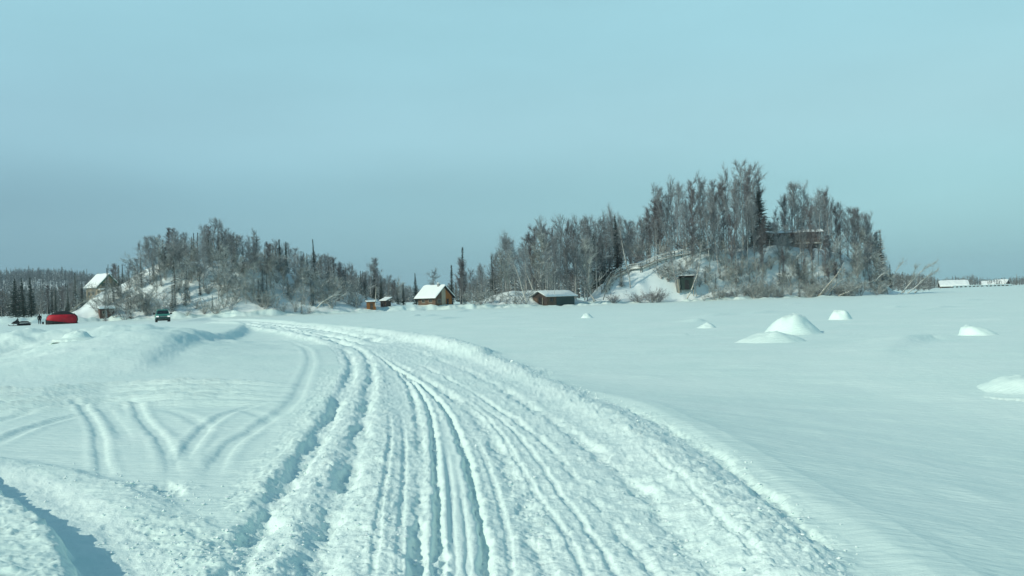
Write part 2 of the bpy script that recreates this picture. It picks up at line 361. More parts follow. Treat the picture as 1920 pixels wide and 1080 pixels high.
for q in ([(1100, 1080), (1060, 1000), (1010, 930), (972, 868), (936, 808), (895, 766), (842, 730)], [(1160, 1080), (1110, 1000), (1052, 925), (1005, 858), (960, 803), (905, 762), (842, 725)],
          [(850, 1080), (848, 1000), (843, 900), (832, 820)], [(700, 1080), (708, 1000), (722, 900), (732, 820), (728, 760)], [(750, 1080), (752, 1000), (757, 900), (758, 820), (748, 760)], [(960, 1080), (950, 1000), (930, 920), (905, 850), (878, 800)], [(1420, 1060), (1340, 970), (1260, 890), (1180, 825)]):
    groove(q, .035, .05, ends=(0, .3), warp=.6)
# banks and crests
ridge([(720, 1150), (712, 1060), (712, 960), (716, 860), (718, 780), (716, 720), (706, 685)], .25, .25, [.09, .10, .09, .06, .02], rough=1)
ridge([(510, 1120), (540, 1030), (580, 940), (625, 850), (655, 780), (672, 720)], .16, .16, [.07, .08, .08, .05, .02], rough=1)
ridge([(1560, 1150), (1490, 1080), (1400, 985), (1300, 895), (1200, 820), (1110, 764), (1020, 720), (930, 684), (850, 658), (770, 641), (680, 630)], .38, .36, [.195, .195, .195, .19, .17, .15, .12], rough=1.2, flat=2.4)
ridge([(640, 622), (740, 632), (830, 648), (910, 671), (1000, 702)], .5, .5, [.02, .1, .12, .12, .1], rough=1)
ridge([(1850, 1150), (1740, 1075), (1620, 995), (1500, 925), (1400, 863), (1300, 805), (1235, 772), (1190, 753), (1110, 735), (1020, 722)], .26, .30, [.07, .07, .07, .07, .07, .07, .07, .04, .02], warp=.4, flat=1.6)
ridge([(480, 940), (540, 860), (590, 785), (618, 735), (630, 695)], .4, .3, [.08, .1, .1, .08, .02], rough=.8)
ridge([(900, 668), (830, 648), (740, 631), (640, 618.5), (560, 609.5), (480, 603), (420, 600)], .8, .7, [.2, .30, .34, .34, .34, .30, .2], rough=.5, flat=3)
ridge([(640, 652), (600, 640), (540, 627), (470, 616), (400, 611)], .7, .6, [.05, .22, .26, .26, .2], rough=.5)
for q in ([(700, 652), (640, 636), (560, 622), (480, 611.5), (420, 606)], [(740, 646), (670, 631), (590, 618), (500, 608.5), (430, 604)], [(670, 656), (610, 640), (530, 624), (450, 612.5)]):
    groove(q, .30, .40, lip=.5, ends=(.2, .2), rough=.3)
# smooth sled track between its two edges
sled = inside([(824, 1300), (824, 1080), (823, 1000), (820, 900), (813, 810), (830, 780), (850, 810), (869, 860), (885, 925), (900, 1000), (909, 1080), (912, 1300)])
ROUGH = np.where(sled, .08, ROUGH)
# side track at bottom left with its banks
ridge([(-260, 880), (-100, 905), (-20, 972), (40, 1018), (85, 1072), (112, 1150), (122, 1300)], .17, 2.6, [.30, .30, .30, .30, .30, .29, .28], rough=.9, flat=4)
ridge([(-300, 860), (-100, 862), (0, 873), (100, 893), (200, 925), (262, 962), (285, 985)], .35, .42, [.15, .16, .17, .17, .17, .14, .02], rough=.5, flat=3)
ridge([(300, 990), (360, 1035), (420, 1090), (470, 1180)], .4, .4, [.04, .12, .15, .15], rough=1.1)
groove([(290, 900), (312, 918), (335, 935)], .12, .10, ends=(.3, .3), rough=1.2)
groove([(60, 905), (140, 955), (210, 1010), (260, 1080), (290, 1160)], .10, .03, rough=.6)
# turning marks on the untouched snow left of the road
for q, w_, dp in [([(-60, 850), (0, 828), (60, 803), (110, 787), (165, 775), (240, 763), (320, 756), (420, 748), (540, 741)], .12, .11),
                  ([(-60, 803), (0, 790), (50, 776), (100, 767), (180, 757), (260, 748), (400, 740)], .13, .10),
                  ([(100, 748), (146, 760), (172, 784), (184, 810), (190, 850), (196, 885), (200, 915)], .085, .075),
                  ([(228, 745), (256, 762), (268, 784), (290, 806), (312, 836), (321, 868), (325, 910)], .095, .09),
                  ([(330, 885), (350, 846), (372, 815), (400, 789), (440, 770), (500, 756), (565, 748)], .10, .085),
                  ([(392, 910), (412, 860), (432, 832), (470, 806), (512, 781), (550, 752)], .11, .075),
                  ([(472, 826), (522, 780), (556, 744), (570, 712), (580, 690), (582, 672), (568, 655), (540, 640), (500, 628)], .14, .07),
                  ([(245, 835), (226, 802), (205, 776), (178, 757)], .11, .05), ([(290, 765), (330, 772), (372, 790), (395, 812)], .11, .05), ([(445, 766), (490, 778), (520, 800)], .12, .05)]:
    groove(q, w_, dp*.72, lip=.55, ends=(.22, .32), warp=.3)
for y0, y1, h_ in [(744, 721, .36), (752, 729, .30), (761, 738, .32), (769, 747, .28), (777, 756, .22)]:
    k = rng.uniform(-3, 3)
    ridge([(-80, y0+2), (60, y0-4), (200, (y0+y1)/2-4+k), (330, y1+3), (450, y1+k*.5), (560, y1+1)], .24, .24, [h_, h_*.7, h_*.45, h_*.7, h_*.5, 0], warp=.8)
# drifts and plough banks to the left
ridge([(-300, 668), (-100, 664), (0, 664), (60, 664), (130, 667), (200, 677), (290, 700)], 6.5, 3.2, [1.2, 1.2, 1.15, 1.05, .85, .6, 0], rough=.12)
ridge([(215, 706), (262, 690), (310, 672), (368, 653), (420, 636), (444, 622), (436, 612), (400, 606)], 7, .8, [0, .22, .32, .42, .50, .48, .3, 0], rough=.25, flat=2.6)
ridge([(160, 640), (260, 632), (360, 626)], 3, 2, [.3, .35, .1])
ridge([(330, 604), (380, 600), (450, 598)], 2, 1.2, [.1, .45, .2], rough=.2)
# faint drifts out on the lake
r2_ = random.Random(4)
for i in range(46):
    px = r2_.uniform(620, 1950); y = yh(px)+r2_.choice([28, 34, 42, 52, 65])*r2_.uniform(.85, 1.25); L = r2_.uniform(25, 90)
    if px < 960 and y > 610: continue
    ridge([(px-L/2, y+L*.03), (px, y-1), (px+L/2, y-L*.05)], r2_.uniform(.5, 1.4), r2_.uniform(.4, .9), [0, r2_.uniform(.08, .25), 0], warp=.5)
for i in range(26):
    px = r2_.uniform(1400, 1950); y = r2_.uniform(640, 1000); L = r2_.uniform(60, 200)
    ridge([(px-L/2, y+4), (px, y-2), (px+L/2, y-5)], .35, .3, [0, r2_.uniform(.015, .035), 0])
ridge([(1630, 668), (1680, 648), (1700, 640), (1740, 634), (1800, 636)], 1.3, .6, [0, .12, .25, .18, 0])
# hollow added right of the road to darken the near snow, gentle swells beyond
_r = np.array([gpt(*q) for q in [(1740, 1075), (1620, 995), (1500, 925), (1400, 863), (1300, 805), (1190, 753), (1020, 722)]])
_d = np.clip((GX-np.interp(GY, _r[:, 1], _r[:, 0])-.35)*.9, 0, 7)
Z -= .17*(_d-.0045*_d**3)*(1-sstep(GY, 12, 30))*(GY > 0)
_m = np.exp(-((GX+21)/8)**2-((GY-41)/10)**2)
Z += _m*(fbm(GX, GY, 4.5, 91, 4)*.6+np.maximum(0, fbm(GX, GY, 1.3, 92, 3))*.28)
# churned texture
nearR = 1-sstep(RR, 45, 90)
n1 = fbm(GX*.7, GY, .42, 31, 3); n2 = vnoise(GX/.22, GY/.15, 41); n3 = vnoise(GX/.11+3, GY/.075, 42); n4 = vnoise(GX/.045, GY/.036+5, 43)
clod = np.maximum(0, n2+.02)*.028+np.maximum(0, n3)*.042+np.maximum(0, n4)*.027
Z += ROUGH*nearR*(n1*.035+clod*1.35-.02)
far_r = sstep(RR, 18, 40)*nearR*ROUGH
Z += far_r*fbm(GX, GY, 1.1, 44, 2)*.07

def sheet(name, m_, mask_faces):
    nr, nc = GX.shape
    idx = np.arange(nr*nc).reshape(nr, nc)
    q = np.stack([idx[:-1, :-1], idx[:-1, 1:], idx[1:, 1:], idx[1:, :-1]], -1)[mask_faces]
    q = q[:, ::-1].reshape(-1)
    used, inv = np.unique(q, return_inverse=True)
    co = np.stack([GX.ravel()[used], GY.ravel()[used], Z.ravel()[used]], -1).astype(np.float32)
    me = bpy.data.meshes.new(name); nf = len(q)//4
    me.vertices.add(len(co)); me.vertices.foreach_set('co', co.ravel())
    me.loops.add(len(q)); me.loops.foreach_set('vertex_index', inv.astype(np.int32))
    me.polygons.add(nf); me.polygons.foreach_set('loop_start', np.arange(0, nf*4, 4, dtype=np.int32))
    me.update(calc_edges=True); me.polygons.foreach_set('use_smooth', np.ones(nf, bool))
    me.materials.append(M[m_]); me.update()
    o = bpy.data.objects.new(name, me); col.objects.link(o); return structure(o)
fr = road[:-1, :-1]; ft = track[:-1, :-1]
sheet('road', 'road_snow', fr); sheet('path', 'road_snow', ft & ~fr); sheet('snow_field', 'lake_snow', ~(fr | ft))

def hz(x, y):                         # height of the finished sheet
    r = math.hypot(x, y); a = math.atan2(x, y); i = min(max(np.searchsorted(rr, r), 1), len(rr)-1); j = min(max(np.searchsorted(ang, a), 1), len(ang)-1)
    return float(Z[i, j])
# hills behind the shore
def hill(name, prof, rise, plat, fall, seed, d0, d1):
    px0, px1 = prof[0, 0], prof[-1, 0]; nx, ny = 170, 90
    t = (np.linspace(px0, px1, nx)-960)/FPX; y = np.linspace(d0, d1, ny); T, Y = np.meshgrid(t, y); X = T*Y
    H = hill_h(X, Y, prof, rise, plat, fall, seed)+base_h(X, Y)
    edge = np.minimum(1, np.minimum(np.minimum(np.arange(nx), np.arange(nx)[::-1])[None, :], np.minimum(np.arange(ny), np.arange(ny)[::-1])[:, None])/2)
    H = H-.12-.5*(1-edge)
    fs = [(j*nx+i, j*nx+i+1, (j+1)*nx+i+1, (j+1)*nx+i) for j in range(ny-1) for i in range(nx-1)]
    me = bpy.data.meshes.new(name); me.from_pydata(np.stack([X.ravel(), Y.ravel(), H.ravel()], -1).tolist(), [], fs)
    me.polygons.foreach_set('use_smooth', [True]*len(fs)); me.materials.append(M['hill_snow']); me.update()
    o = bpy.data.objects.new(name, me); col.objects.link(o); structure(o)
hill('hill', *HILLS[0], 183, 268); hill('hill', *HILLS[1], 142, 226); hill('hill', *HILLS[2], 166, 222)

# ------------------------------------------------------------------ loose snow chunks (uncountable)
ck = MB(); r3 = random.Random(12)
def chunk(x, y, z, s):
    pts = []
    for (a, b, c) in [(1, 0, 0), (-1, 0, 0), (0, 1, 0), (0, -1, 0), (0, 0, 1), (0, 0, -.5), (.6, .6, .6), (-.6, .6, .5), (.6, -.6, .5), (-.6, -.6, .6)]:
        k = s*r3.uniform(.6, 1.15); pts.append((x+a*k, y+b*k, z+c*k*.8))
    ck.add(pts, [(4, 6, 7), (4, 7, 9), (4, 9, 8), (4, 8, 6), (6, 0, 2), (6, 2, 7), (7, 2, 1), (7, 1, 9), (9, 1, 3), (9, 3, 8), (8, 3, 0), (8, 0, 6), (0, 5, 2), (2, 5, 1), (1, 5, 3), (3, 5, 0)])
for line, n, sp in [([(1600, 1085), (1500, 995), (1400, 905), (1300, 838), (1200, 780), (1110, 742), (1010, 706), (920, 676), (840, 655)], 900, .16),
                    ([(1340, 1075), (1268, 990), (1198, 920), (1128, 858), (1058, 802)], 250, .12), ([(1008, 1000), (980, 930), (948, 868), (916, 808)], 200, .10),
                    ([(470, 1080), (500, 1000), (555, 900), (610, 810)], 350, .30), ([(600, 1080), (640, 940), (670, 860)], 260, .18),
                    ([(100, 880), (200, 912), (290, 925), (330, 935), (360, 950)], 350, .22), ([(330, 980), (400, 1000), (450, 1040)], 220, .3), ([(710, 1060), (712, 960), (716, 860)], 160, .25),
                    ([(200, 985), (280, 1040), (330, 1080)], 250, .25), ([(400, 1050), (450, 1070), (500, 1075)], 200, .3)]:
    pl = catmull(line, 10)
    for i in range(int(n*.6)):
        q = pl[r3.randrange(len(pl))]; x, y = gpt(*(q+np.array([r3.uniform(-4, 4), r3.uniform(-4, 4)]))); x += r3.gauss(0, sp); y += r3.gauss(0, sp*1.5)
        s = .006+.014*r3.random()**3+(.014 if r3.random() < .04 else 0)
        chunk(x, y, hz(x, y)+s*.3, s*min(1.8, max(1, y/16)))
o = ck.build('snow_chunks', 'roof_snow', fix=True); o['kind'] = 'stuff'

# ------------------------------------------------------------------ separate snow mounds on the lake
def mound(px, py, wx, wy, h, label, seed, peak=2.0, lean=0):
    x, y = gpt(px, py); g = hz(x, y); n = 36; mb = MB()
    for j in range(n+1):
        for i in range(n+1):
            u, v = i/n*2-1, j/n*2-1; r = min(1, math.hypot(u, v)); r_u = math.hypot(u, v)
            xx, yy_ = u*wx*1.75, v*wy*1.75
            nn = float(fbm(np.array([x+xx]), np.array([y+yy_]), max(wx, wy)*.55, seed, 4)[0])
            k = .70*max(0, 1-(r/.60)**(peak+.6))**1.3+.30*max(0, 1-r*r)**3
            mb.v.append((xx+lean*k, yy_, h*k*(1+.5*nn)-.04-.04*r**2-.1*(r > .95)))
    for j in range(n):
        for i in range(n): mb.f.append((j*(n+1)+i, j*(n+1)+i+1, (j+1)*(n+1)+i+1, (j+1)*(n+1)+i))
    o = mb.build('snow_mound', 'lake_snow', smooth=True, fix=False); o.location = (x, y, g)
    tag(o, label, 'snow mound')
mound(1486, 624, 1.35, 1.5, 1.0, 'broad lumpy snow mound with a rounded top and a low shoulder on its left', 501, 2.2)
mound(1446, 640, 1.5, 1.2, .42, 'low wide snow shoulder spilling left of the broad lumpy snow mound', 502, 2.2)
mound(1576, 600, .72, .8, .62, 'small round domed snow mound right of the broad lumpy one', 503, 3.5)
mound(1836, 628, .72, .8, .46, 'oval snow mound with a long left slope alone on the right of the lake', 504, 2.4, -.35)
mound(1912, 696, 1.0, 1.0, .38, 'soft snow mound cut by the right edge of the photograph', 505, 2.2)
mound(1325, 614, .6, .8, .3, 'tiny pointed snow lump in front of the right knoll', 506, 1.8)
mound(1101, 597, .6, .7, .5, 'small conical snow heap on the lake in front of the long barn', 507, 1.5)
mound(146, 674, .6, .5, .36, 'knobbly snow lump on the drift left of the road', 508, 2.4)
mound(52, 634, 1.0, .8, .75, 'sharp cone of snow on the drift below the red tent', 509, 1.5)

# ------------------------------------------------------------------ trees
def V3(az, el): return Vector((math.cos(az)*math.cos(el), math.sin(az)*math.cos(el), math.sin(el)))
def birch_mesh(seed, limbs=26, start=.22, spread=.27, el=(38, 66), tw=.0135, lean=.35, subs=9, twn=6, top=1.0):
    r = random.Random(seed); H = 10; tb, cb = MB(), MB()
    ph = r.uniform(0, 6.28); pts = []
    for i in range(10):
        t = i/9; pts.append(Vector((math.cos(ph)*lean*t*t+.10*math.sin(5*t+ph), math.sin(ph)*lean*t*t+.10*math.cos(4*t+ph), H*t*top-.3*(i == 0))))
    rad = [.105*(1-.86*i/9) for i in range(10)]
    tb.tube(pts, rad, 7)
    def P(t): k = min(8.999, t*9); i = int(k); return pts[i].lerp(pts[i+1], k-i)
    for i in range(limbs):
        t = start+(.97-start)*((i+r.random())/limbs)**.9; b = P(t); az = r.uniform(0, 6.28)
        L = H*spread*(1.0-.62*((t-start)/(1-start))**1.5)*r.uniform(.5, 1.25); e = R(r.uniform(*el))
        d = V3(az, e); p = [b]
        for k in range(4):
            d = (d+Vector((r.gauss(0, .14), r.gauss(0, .14), .10+r.gauss(0, .08)))).normalized(); p.append(p[-1]+d*(L/4))
        r0 = .042*(1.05-t)+.012
        cb.tube(p, [r0, r0*.75, r0*.55, r0*.38, r0*.18], 4, cap=False)
        for s_ in range(subs):
            u = .18+.82*r.random(); k = min(3.999, u*4); ii = int(k); q = p[ii].lerp(p[ii+1], k-ii)
            dd = ((p[ii+1]-p[ii]).normalized()+Vector((r.gauss(0, .55), r.gauss(0, .55), r.gauss(.12, .38)))).normalized()
            sl = L*r.uniform(.25, .55); cb.twig(q, dd, sl, tw*1.4)
            for w_ in range(twn):
                f = r.uniform(.15, 1); qq = q+dd*(sl*f)
                d3 = (dd+Vector((r.gauss(0, .6), r.gauss(0, .6), r.gauss(.0, .5)))).normalized()
                cb.twig(qq, d3, r.uniform(.3, .8), tw)
    return tb, cb
def spruce_mesh(seed, Rm=1.25, whorls=30, bare=.06, droop=-.25, ragged=.3):
    r = random.Random(seed); H = 10; tb, cb = MB(), MB()
    tb.tube([(0, 0, -.4), (.02, 0, H*.4), (0, .02, H*.75), (0, 0, H)], [.13, .09, .05, .012], 6)
    for i in range(whorls):
        t = bare+(1-bare)*(i/whorls)**.95; z = H*t; n = r.randint(6, 8); L0 = Rm*(1-t)**1.05+.10
        L0 *= 1+ragged*r.gauss(0, .5)
        for k in range(n):
            az = 6.28*(k+r.random()*.8)/n; L = max(.12, L0*r.uniform(.65, 1.15)); e = droop*(1-t)*1.2+.35*t**2+r.gauss(0, .1)
            d = V3(az, e); b = Vector((0, 0, z+r.uniform(-.12, .12))); cb.twig(b, d, L, .075)
            m_ = max(3, int(L*8)); side = Vector((-math.sin(az), math.cos(az), 0))
            for j in range(m_):
                f = .15+.85*j/m_; q = b+d*(L*f)
                for sg in (-1, 1):
                    dd = (d*.7+side*sg*r.uniform(.4, 1)+Vector((0, 0, r.gauss(-.18, .2)))).normalized()
                    cb.twig(q, dd, r.uniform(.22, .42)*(1.1-.5*f)*(.5+.6*(1-t)), .055)
    cb.twig(Vector((0, 0, H*.96)), Vector((0, 0, 1)), .55, .05)
    return tb, cb
def shrub_mesh(seed, stems=9, H=4.0, spread=.55, tw=.014):
    r = random.Random(seed); tb, cb = MB(), MB()
    for i in range(stems):
        az = r.uniform(0, 6.28); d = (V3(az, R(r.uniform(50, 85)))); p = [Vector((r.uniform(-.25, .25), r.uniform(-.25, .25), -.2))]; L = H*r.uniform(.6, 1.1)
        for k in range(5):
            d = (d+Vector((r.gauss(0, .12)+math.cos(az)*spread*.15, r.gauss(0, .12)+math.sin(az)*spread*.15, r.gauss(-.03, .08)))).normalized(); p.append(p[-1]+d*(L/5))
        tb.tube(p, [.04, .034, .027, .02, .014, .006], 5, cap=False)
        for s_ in range(13):
            u = .2+.8*r.random(); k = min(4.999, u*5); ii = int(k); q = p[ii].lerp(p[ii+1], k-ii)
            dd = ((p[ii+1]-p[ii]).normalized()*.8+Vector((r.gauss(0, .6), r.gauss(0, .6), r.gauss(0, .35)))).normalized(); sl = r.uniform(.4, 1.1)
            cb.twig(q, dd, sl, tw*1.5)
            for w_ in range(5):
                d3 = (dd+Vector((r.gauss(0, .6), r.gauss(0, .6), r.gauss(0, .5)))).normalized(); cb.twig(q+dd*(sl*r.uniform(.15, 1)), d3, r.uniform(.2, .5), tw)
    return tb, cb
PROTO = {}
def proto(key, gen, tm, cm):
    tb, cb = gen; PROTO[key] = (tb.mesh('trunk', tm, True), cb.mesh('crown', cm))
for i in range(6): proto(f'birch{i}', birch_mesh(100+i, limbs=25+i*2, spread=.30+.035*(i % 3), el=(30, 68), lean=.25+.15*i, tw=.0125, subs=11, twn=7, start=.15), 'birch_bark', 'twig_grey')
for i in range(3): proto(f'brown{i}', birch_mesh(140+i, limbs=34, spread=.25, el=(42, 72), start=.14, tw=.0125, subs=10, twn=8), 'birch_bark', 'twig_brown')
for i in range(4): proto(f'frost{i}', birch_mesh(160+i, limbs=30, spread=.36, el=(20, 65), start=.08, lean=.7, subs=10, twn=7, tw=.015), 'birch_bark', 'twig_frost')
for i in range(2): proto(f'whitebirch{i}', birch_mesh(180+i, limbs=20, start=.36, spread=.28, lean=.5, tw=.0125, subs=10, twn=7), 'white_bark', 'twig_grey')
for i in range(4): proto(f'spruce{i}', spruce_mesh(200+i, Rm=1.9+.3*(i % 3), whorls=38), 'spruce_bark', 'needles')
for i in range(3): proto(f'spire{i}', spruce_mesh(220+i, Rm=.62+.12*i, whorls=32, ragged=.5), 'spruce_bark', 'needles')
for i in range(3): proto(f'frostspruce{i}', spruce_mesh(240+i, Rm=1.25+.2*i, whorls=28), 'spruce_bark', 'needles_frost')
for i in range(2): proto(f'snowspruce{i}', spruce_mesh(260+i, Rm=1.3+.3*i, whorls=26), 'spruce_bark', 'needles_snowy')
for i in range(4): proto(f'shrub{i}', shrub_mesh(280+i, stems=8+i*2), 'birch_bark', 'twig_frost')
for i in range(2): proto(f'bush{i}', shrub_mesh(300+i, stems=14, H=3.0, spread=.9), 'birch_bark', 'twig_brown')
UNIT = {'shrub': 4.0, 'bush': 3.0}
KN = {'birch': ('birch_tree', 'tree'), 'brown': ('birch_tree', 'tree'), 'frost': ('birch_tree', 'tree'), 'whitebirch': ('birch_tree', 'tree'), 'spruce': ('spruce_tree', 'tree'), 'spire': ('spruce_tree', 'tree'),
      'frostspruce': ('spruce_tree', 'tree'), 'snowspruce': ('spruce_tree', 'tree'), 'shrub': ('shrub', 'shrub'), 'bush': ('shrub', 'shrub')}
NV = {}
for k in PROTO: kk = k.rstrip('0123456789'); NV[kk] = NV.get(kk, 0)+1
def plant(kind, x, y, z, h, label, group=None, wide=1.0, rz=None, tilt=None):
    v = rng.randrange(NV[kind]); tm, cm = PROTO[f'{kind}{v}']; nm, cat = KN[kind]
    s = h/UNIT.get(kind, 10.0)
    e = empty(nm, (x, y, z-.05), 0, label, cat, group)
    e.rotation_euler = (tilt[0] if tilt else rng.gauss(0, .025), tilt[1] if tilt else rng.gauss(0, .025), rng.uniform(0, 6.28) if rz is None else rz)
    e.scale = (s*wide, s*wide, s)
    for nm2, me in (('trunk', tm), ('crown', cm)):
        c = bpy.data.objects.new(nm2, me); col.objects.link(c); c.parent = e
    return e
def solo(kind, px, ytop, d, label, wide=1, group=None, hmin=1.5, zg=None, tilt=None):
    p = at(px, ytop, d); z = ground_z(p.x, d) if zg is None else zg
    return plant(kind, p.x, d, z, max(hmin, p.z-z), label, group, wide, tilt=tilt)
def wood(n, pr, dr, sky_, mix, lab, hmin, hmax, drop=(0, 30), wide=(.8, 1.1), fixed=None, back=None):
    """plant n trees; sky_ = outline of the crowns in the photo; mix = [(kind, share)]; lab = kind -> (label, group)"""
    sx = [a for a, b in sky_]; sy = [b for a, b in sky_]; kinds = [k for k, s in mix]; ws = [s for k, s in mix]
    for i in range(n):
        for _ in range(30):
            px = pr[0]+(pr[1]-pr[0])*((i+rng.random())/n); d0 = float(np.interp((px-960)/FPX, SH_t, SH_d)) if px < 1690 else 205
            d = d0+rng.uniform(*dr); yt = np.interp(px, sx, sy)+(rng.uniform(*drop) if drop else 0)
            p = at(px, yt, d); z = ground_z(p.x, d); h = p.z-z if fixed is None else rng.uniform(*fixed)
            if h >= hmin: break
        h = min(max(h, hmin), hmax*rng.uniform(.82, 1)); k = rng.choices(kinds, ws)[0]; l, g = lab[k]
        plant(k, p.x, d, z, h, l, g, rng.uniform(*wide)*(min(1.25, (9/h)**.35) if k in ('birch', 'brown', 'frost') else 1))

SKY_L = [(236, 476), (250, 470), (272, 445), (290, 432), (320, 427), (345, 440), (370, 430), (395, 413), (415, 415), (440, 425), (460, 432), (480, 434), (500, 446), (530, 455), (560, 468), (590, 474), (620, 484), (650, 489), (672, 504), (700, 494), (720, 512), (745, 522), (780, 545)]
SKY_R = [(925, 482), (940, 448), (960, 437), (990, 446), (1005, 412), (1030, 432), (1060, 407), (1100, 392), (1120, 412), (1145, 397), (1160, 402), (1180, 412), (1200, 402), (1215, 388), (1228, 348), (1260, 337), (1285, 352), (1310, 327), (1330, 348), (1355, 317), (1375, 322), (1400, 306), (1425, 335), (1436, 375), (1441, 440), (1453, 440), (1460, 357), (1490, 344), (1520, 367), (1540, 357), (1560, 377), (1600, 382), (1620, 398), (1640, 412), (1655, 442), (1662, 482), (1668, 530)]
LL = {'birch': ('bare grey birch in the dense wood on top of the left knoll', 'bare grey birches on the left knoll'), 'brown': ('bare brown twigged birch in the dense wood on the left knoll', 'brown birches on the left knoll'),
      'frost': ('frosted pale twigged birch on the slope of the left knoll', 'frosted birches on the left knoll'), 'spire': ('narrow dark spruce among the birches of the left knoll', 'narrow spruces on the left knoll'),
      'shrub': ('snow dusted shrub on the lakeside slope of the left knoll', 'shrubs on the left knoll'), 'frostspruce': ('frosted spruce low on the slope of the left knoll', 'frosted spruces on the left knoll')}
LR = {'birch': ('tall bare grey birch on top of the right knoll', 'bare grey birches on the right knoll'), 'brown': ('tall bare brown twigged birch on the right knoll', 'brown birches on the right knoll'),
      'frost': ('frosted pale twigged birch on the lakeside slope of the right knoll', 'frosted birches on the right knoll'), 'spire': ('narrow dark spruce among the birches of the right knoll', 'narrow spruces on the right knoll'),
      'shrub': ('snow dusted shrub at the foot of the right knoll', 'shrubs on the right knoll'), 'frostspruce': ('frosted spruce on the slope of the right knoll', 'frosted spruces on the right knoll'), 'whitebirch': ('white trunked birch standing on the right knoll', 'white birches on the right knoll')}
LR['bush'] = LR['shrub']
LM = {'birch': ('bare grey birch on the low rise behind the long barn', 'bare birches behind the long barn'), 'brown': ('bare brown birch on the low rise behind the long barn', 'brown birches behind the long barn'), 'whitebirch': ('white trunked birch on the low rise by the long barn', 'white birches by the long barn'),
      'shrub': ('snow dusted shrub on the bank beside the long barn', 'shrubs beside the long barn'), 'frost': ('frosted birch on the low rise behind the long barn', 'frosted birches behind the long barn')}
LG = {'birch': ('bare grey birch in the wood behind the two small orange and grey sheds', 'birches behind the small sheds'), 'brown': ('bare brown birch in the wood behind the two small orange and grey sheds', 'brown birches behind the small sheds'), 'spire': ('narrow spruce in the wood behind the two small sheds', 'spruces behind the small sheds'), 'frost': ('frosted birch in the wood behind the two small sheds', 'frosted birches behind the small sheds')}
LF = {'birch': ('bare grey birch in the shaded wood behind the red tent', 'birches behind the red tent'), 'brown': ('bare brown birch in the shaded wood behind the red tent', 'brown birches behind the red tent'), 'spire': ('narrow spruce in the shaded wood behind the red tent', 'spruces behind the red tent')}
# left knoll
wood(40, (262, 640), (16, 34), SKY_L, [('birch', .62), ('brown', .26), ('spire', .12)], LL, 5, 13, (0, 26))
wood(34, (240, 690), (10, 24), SKY_L, [('birch', .5), ('frost', .3), ('brown', .2)], LL, 4.5, 10, (12, 40))
wood(36, (290, 690), (5, 15), SKY_L, [('frost', .75), ('birch', .15), ('frostspruce', .10)], LL, 3.5, 8, (35, 85))
wood(96, (176, 690), (1, 14), SKY_L, [('shrub', .9), ('frostspruce', .1)], LL, 1.6, 4.2, (90, 140), fixed=(1.8, 5.2))
wood(17, (600, 765), (12, 45), SKY_L, [('birch', .5), ('brown', .2), ('spire', .12), ('frost', .18)], LG, 5, 13, (0, 25))
# wood behind the tent
wood(24, (-20, 235), (18, 50), [(-20, 530), (60, 530), (110, 530), (140, 522), (165, 518), (185, 530), (240, 545)], [('birch', .45), ('brown', .4), ('spire', .15)], LF, 5, 11, (0, 26))
# low rise behind the barn
wood(22, (925, 1130), (12, 34), SKY_R, [('birch', .68), ('brown', .32)], LM, 6, 19, (0, 22))
wood(12, (930, 1120), (6, 14), SKY_R, [('birch', .4), ('whitebirch', .25), ('frost', .35)], LM, 6, 14, (25, 70))
wood(12, (862, 985), (1, 7), SKY_R, [('shrub', 1)], LM, 1.5, 4.5, (90, 120), fixed=(2.2, 4.5))
wood(6, (856, 925), (8, 24), [(850, 500), (880, 490), (905, 480), (930, 475)], [('birch', .6), ('brown', .4)], LM, 5, 14, (0, 25))
# right knoll
wood(34, (1130, 1430), (14, 32), SKY_R, [('birch', .66), ('brown', .34)], LR, 8, 22, (0, 34), (.75, 1.05))
wood(26, (1456, 1655), (19, 34), SKY_R, [('birch', .66), ('brown', .34)], LR, 6, 18, (0, 34), (.75, 1.05))
wood(18, (1220, 1440), (7, 14), SKY_R, [('birch', .55), ('brown', .25), ('whitebirch', .2)], LR, 7, 16, (30, 90), (.7, .95))
wood(12, (1445, 1660), (8, 13), SKY_R, [('birch', .5), ('brown', .5)], LR, 4, 11, (60, 100), (.8, 1.0))
wood(36, (1320, 1662), (3, 12), SKY_R, [('frost', .70), ('brown', .2), ('frostspruce', .10)], LR, 3, 7.5, (110, 170))
wood(100, (1308, 1668), (0, 12), SKY_R, [('shrub', .92), ('frostspruce', .08)], LR, 1.5, 4.5, (140, 190), fixed=(2.0, 6.0))
wood(9, (1600, 1668), (4, 20), SKY_R, [('frost', .5), ('birch', .5)], LR, 4, 11, (5, 60))
wood(16, (1236, 1330), (6, 13), SKY_R, [('shrub', .75), ('frost', .25)], LR, 2, 6, (120, 170), fixed=(2.5, 6))
wood(14, (1120, 1240), (14, 30), SKY_R, [('birch', .7), ('brown', .3)], LR, 6, 14, (10, 60))
wood(36, (1175, 1640), (11, 24), SKY_R, [('shrub', .9), ('bush', .1)], LR, 2, 6, (100, 150), fixed=(3, 7))
wood(34, (300, 640), (12, 24), SKY_L, [('shrub', 1)], LL, 2, 6, (60, 120), fixed=(2.5, 5.5))
wood(16, (190, 330), (3, 15), SKY_L, [('shrub', .7), ('frostspruce', .3)], LL, 2, 6, (60, 120), fixed=(3, 6))
wood(3, (1452, 1545), (5, 10), [(1452, 425), (1500, 415), (1545, 420)], [('birch', .6), ('brown', .4)], LR, 5, 12, (0, 50), (.7, .9))
wood(5, (1432, 1460), (26, 34), [(1432, 412), (1460, 418)], [('birch', 1)], LR, 4, 9, (0, 12))
wood(16, (-20, 235), (30, 60), [(-20, 530), (60, 530), (110, 530), (165, 522), (240, 545)], [('spire', 1)], LF, 5, 10, (0, 20))
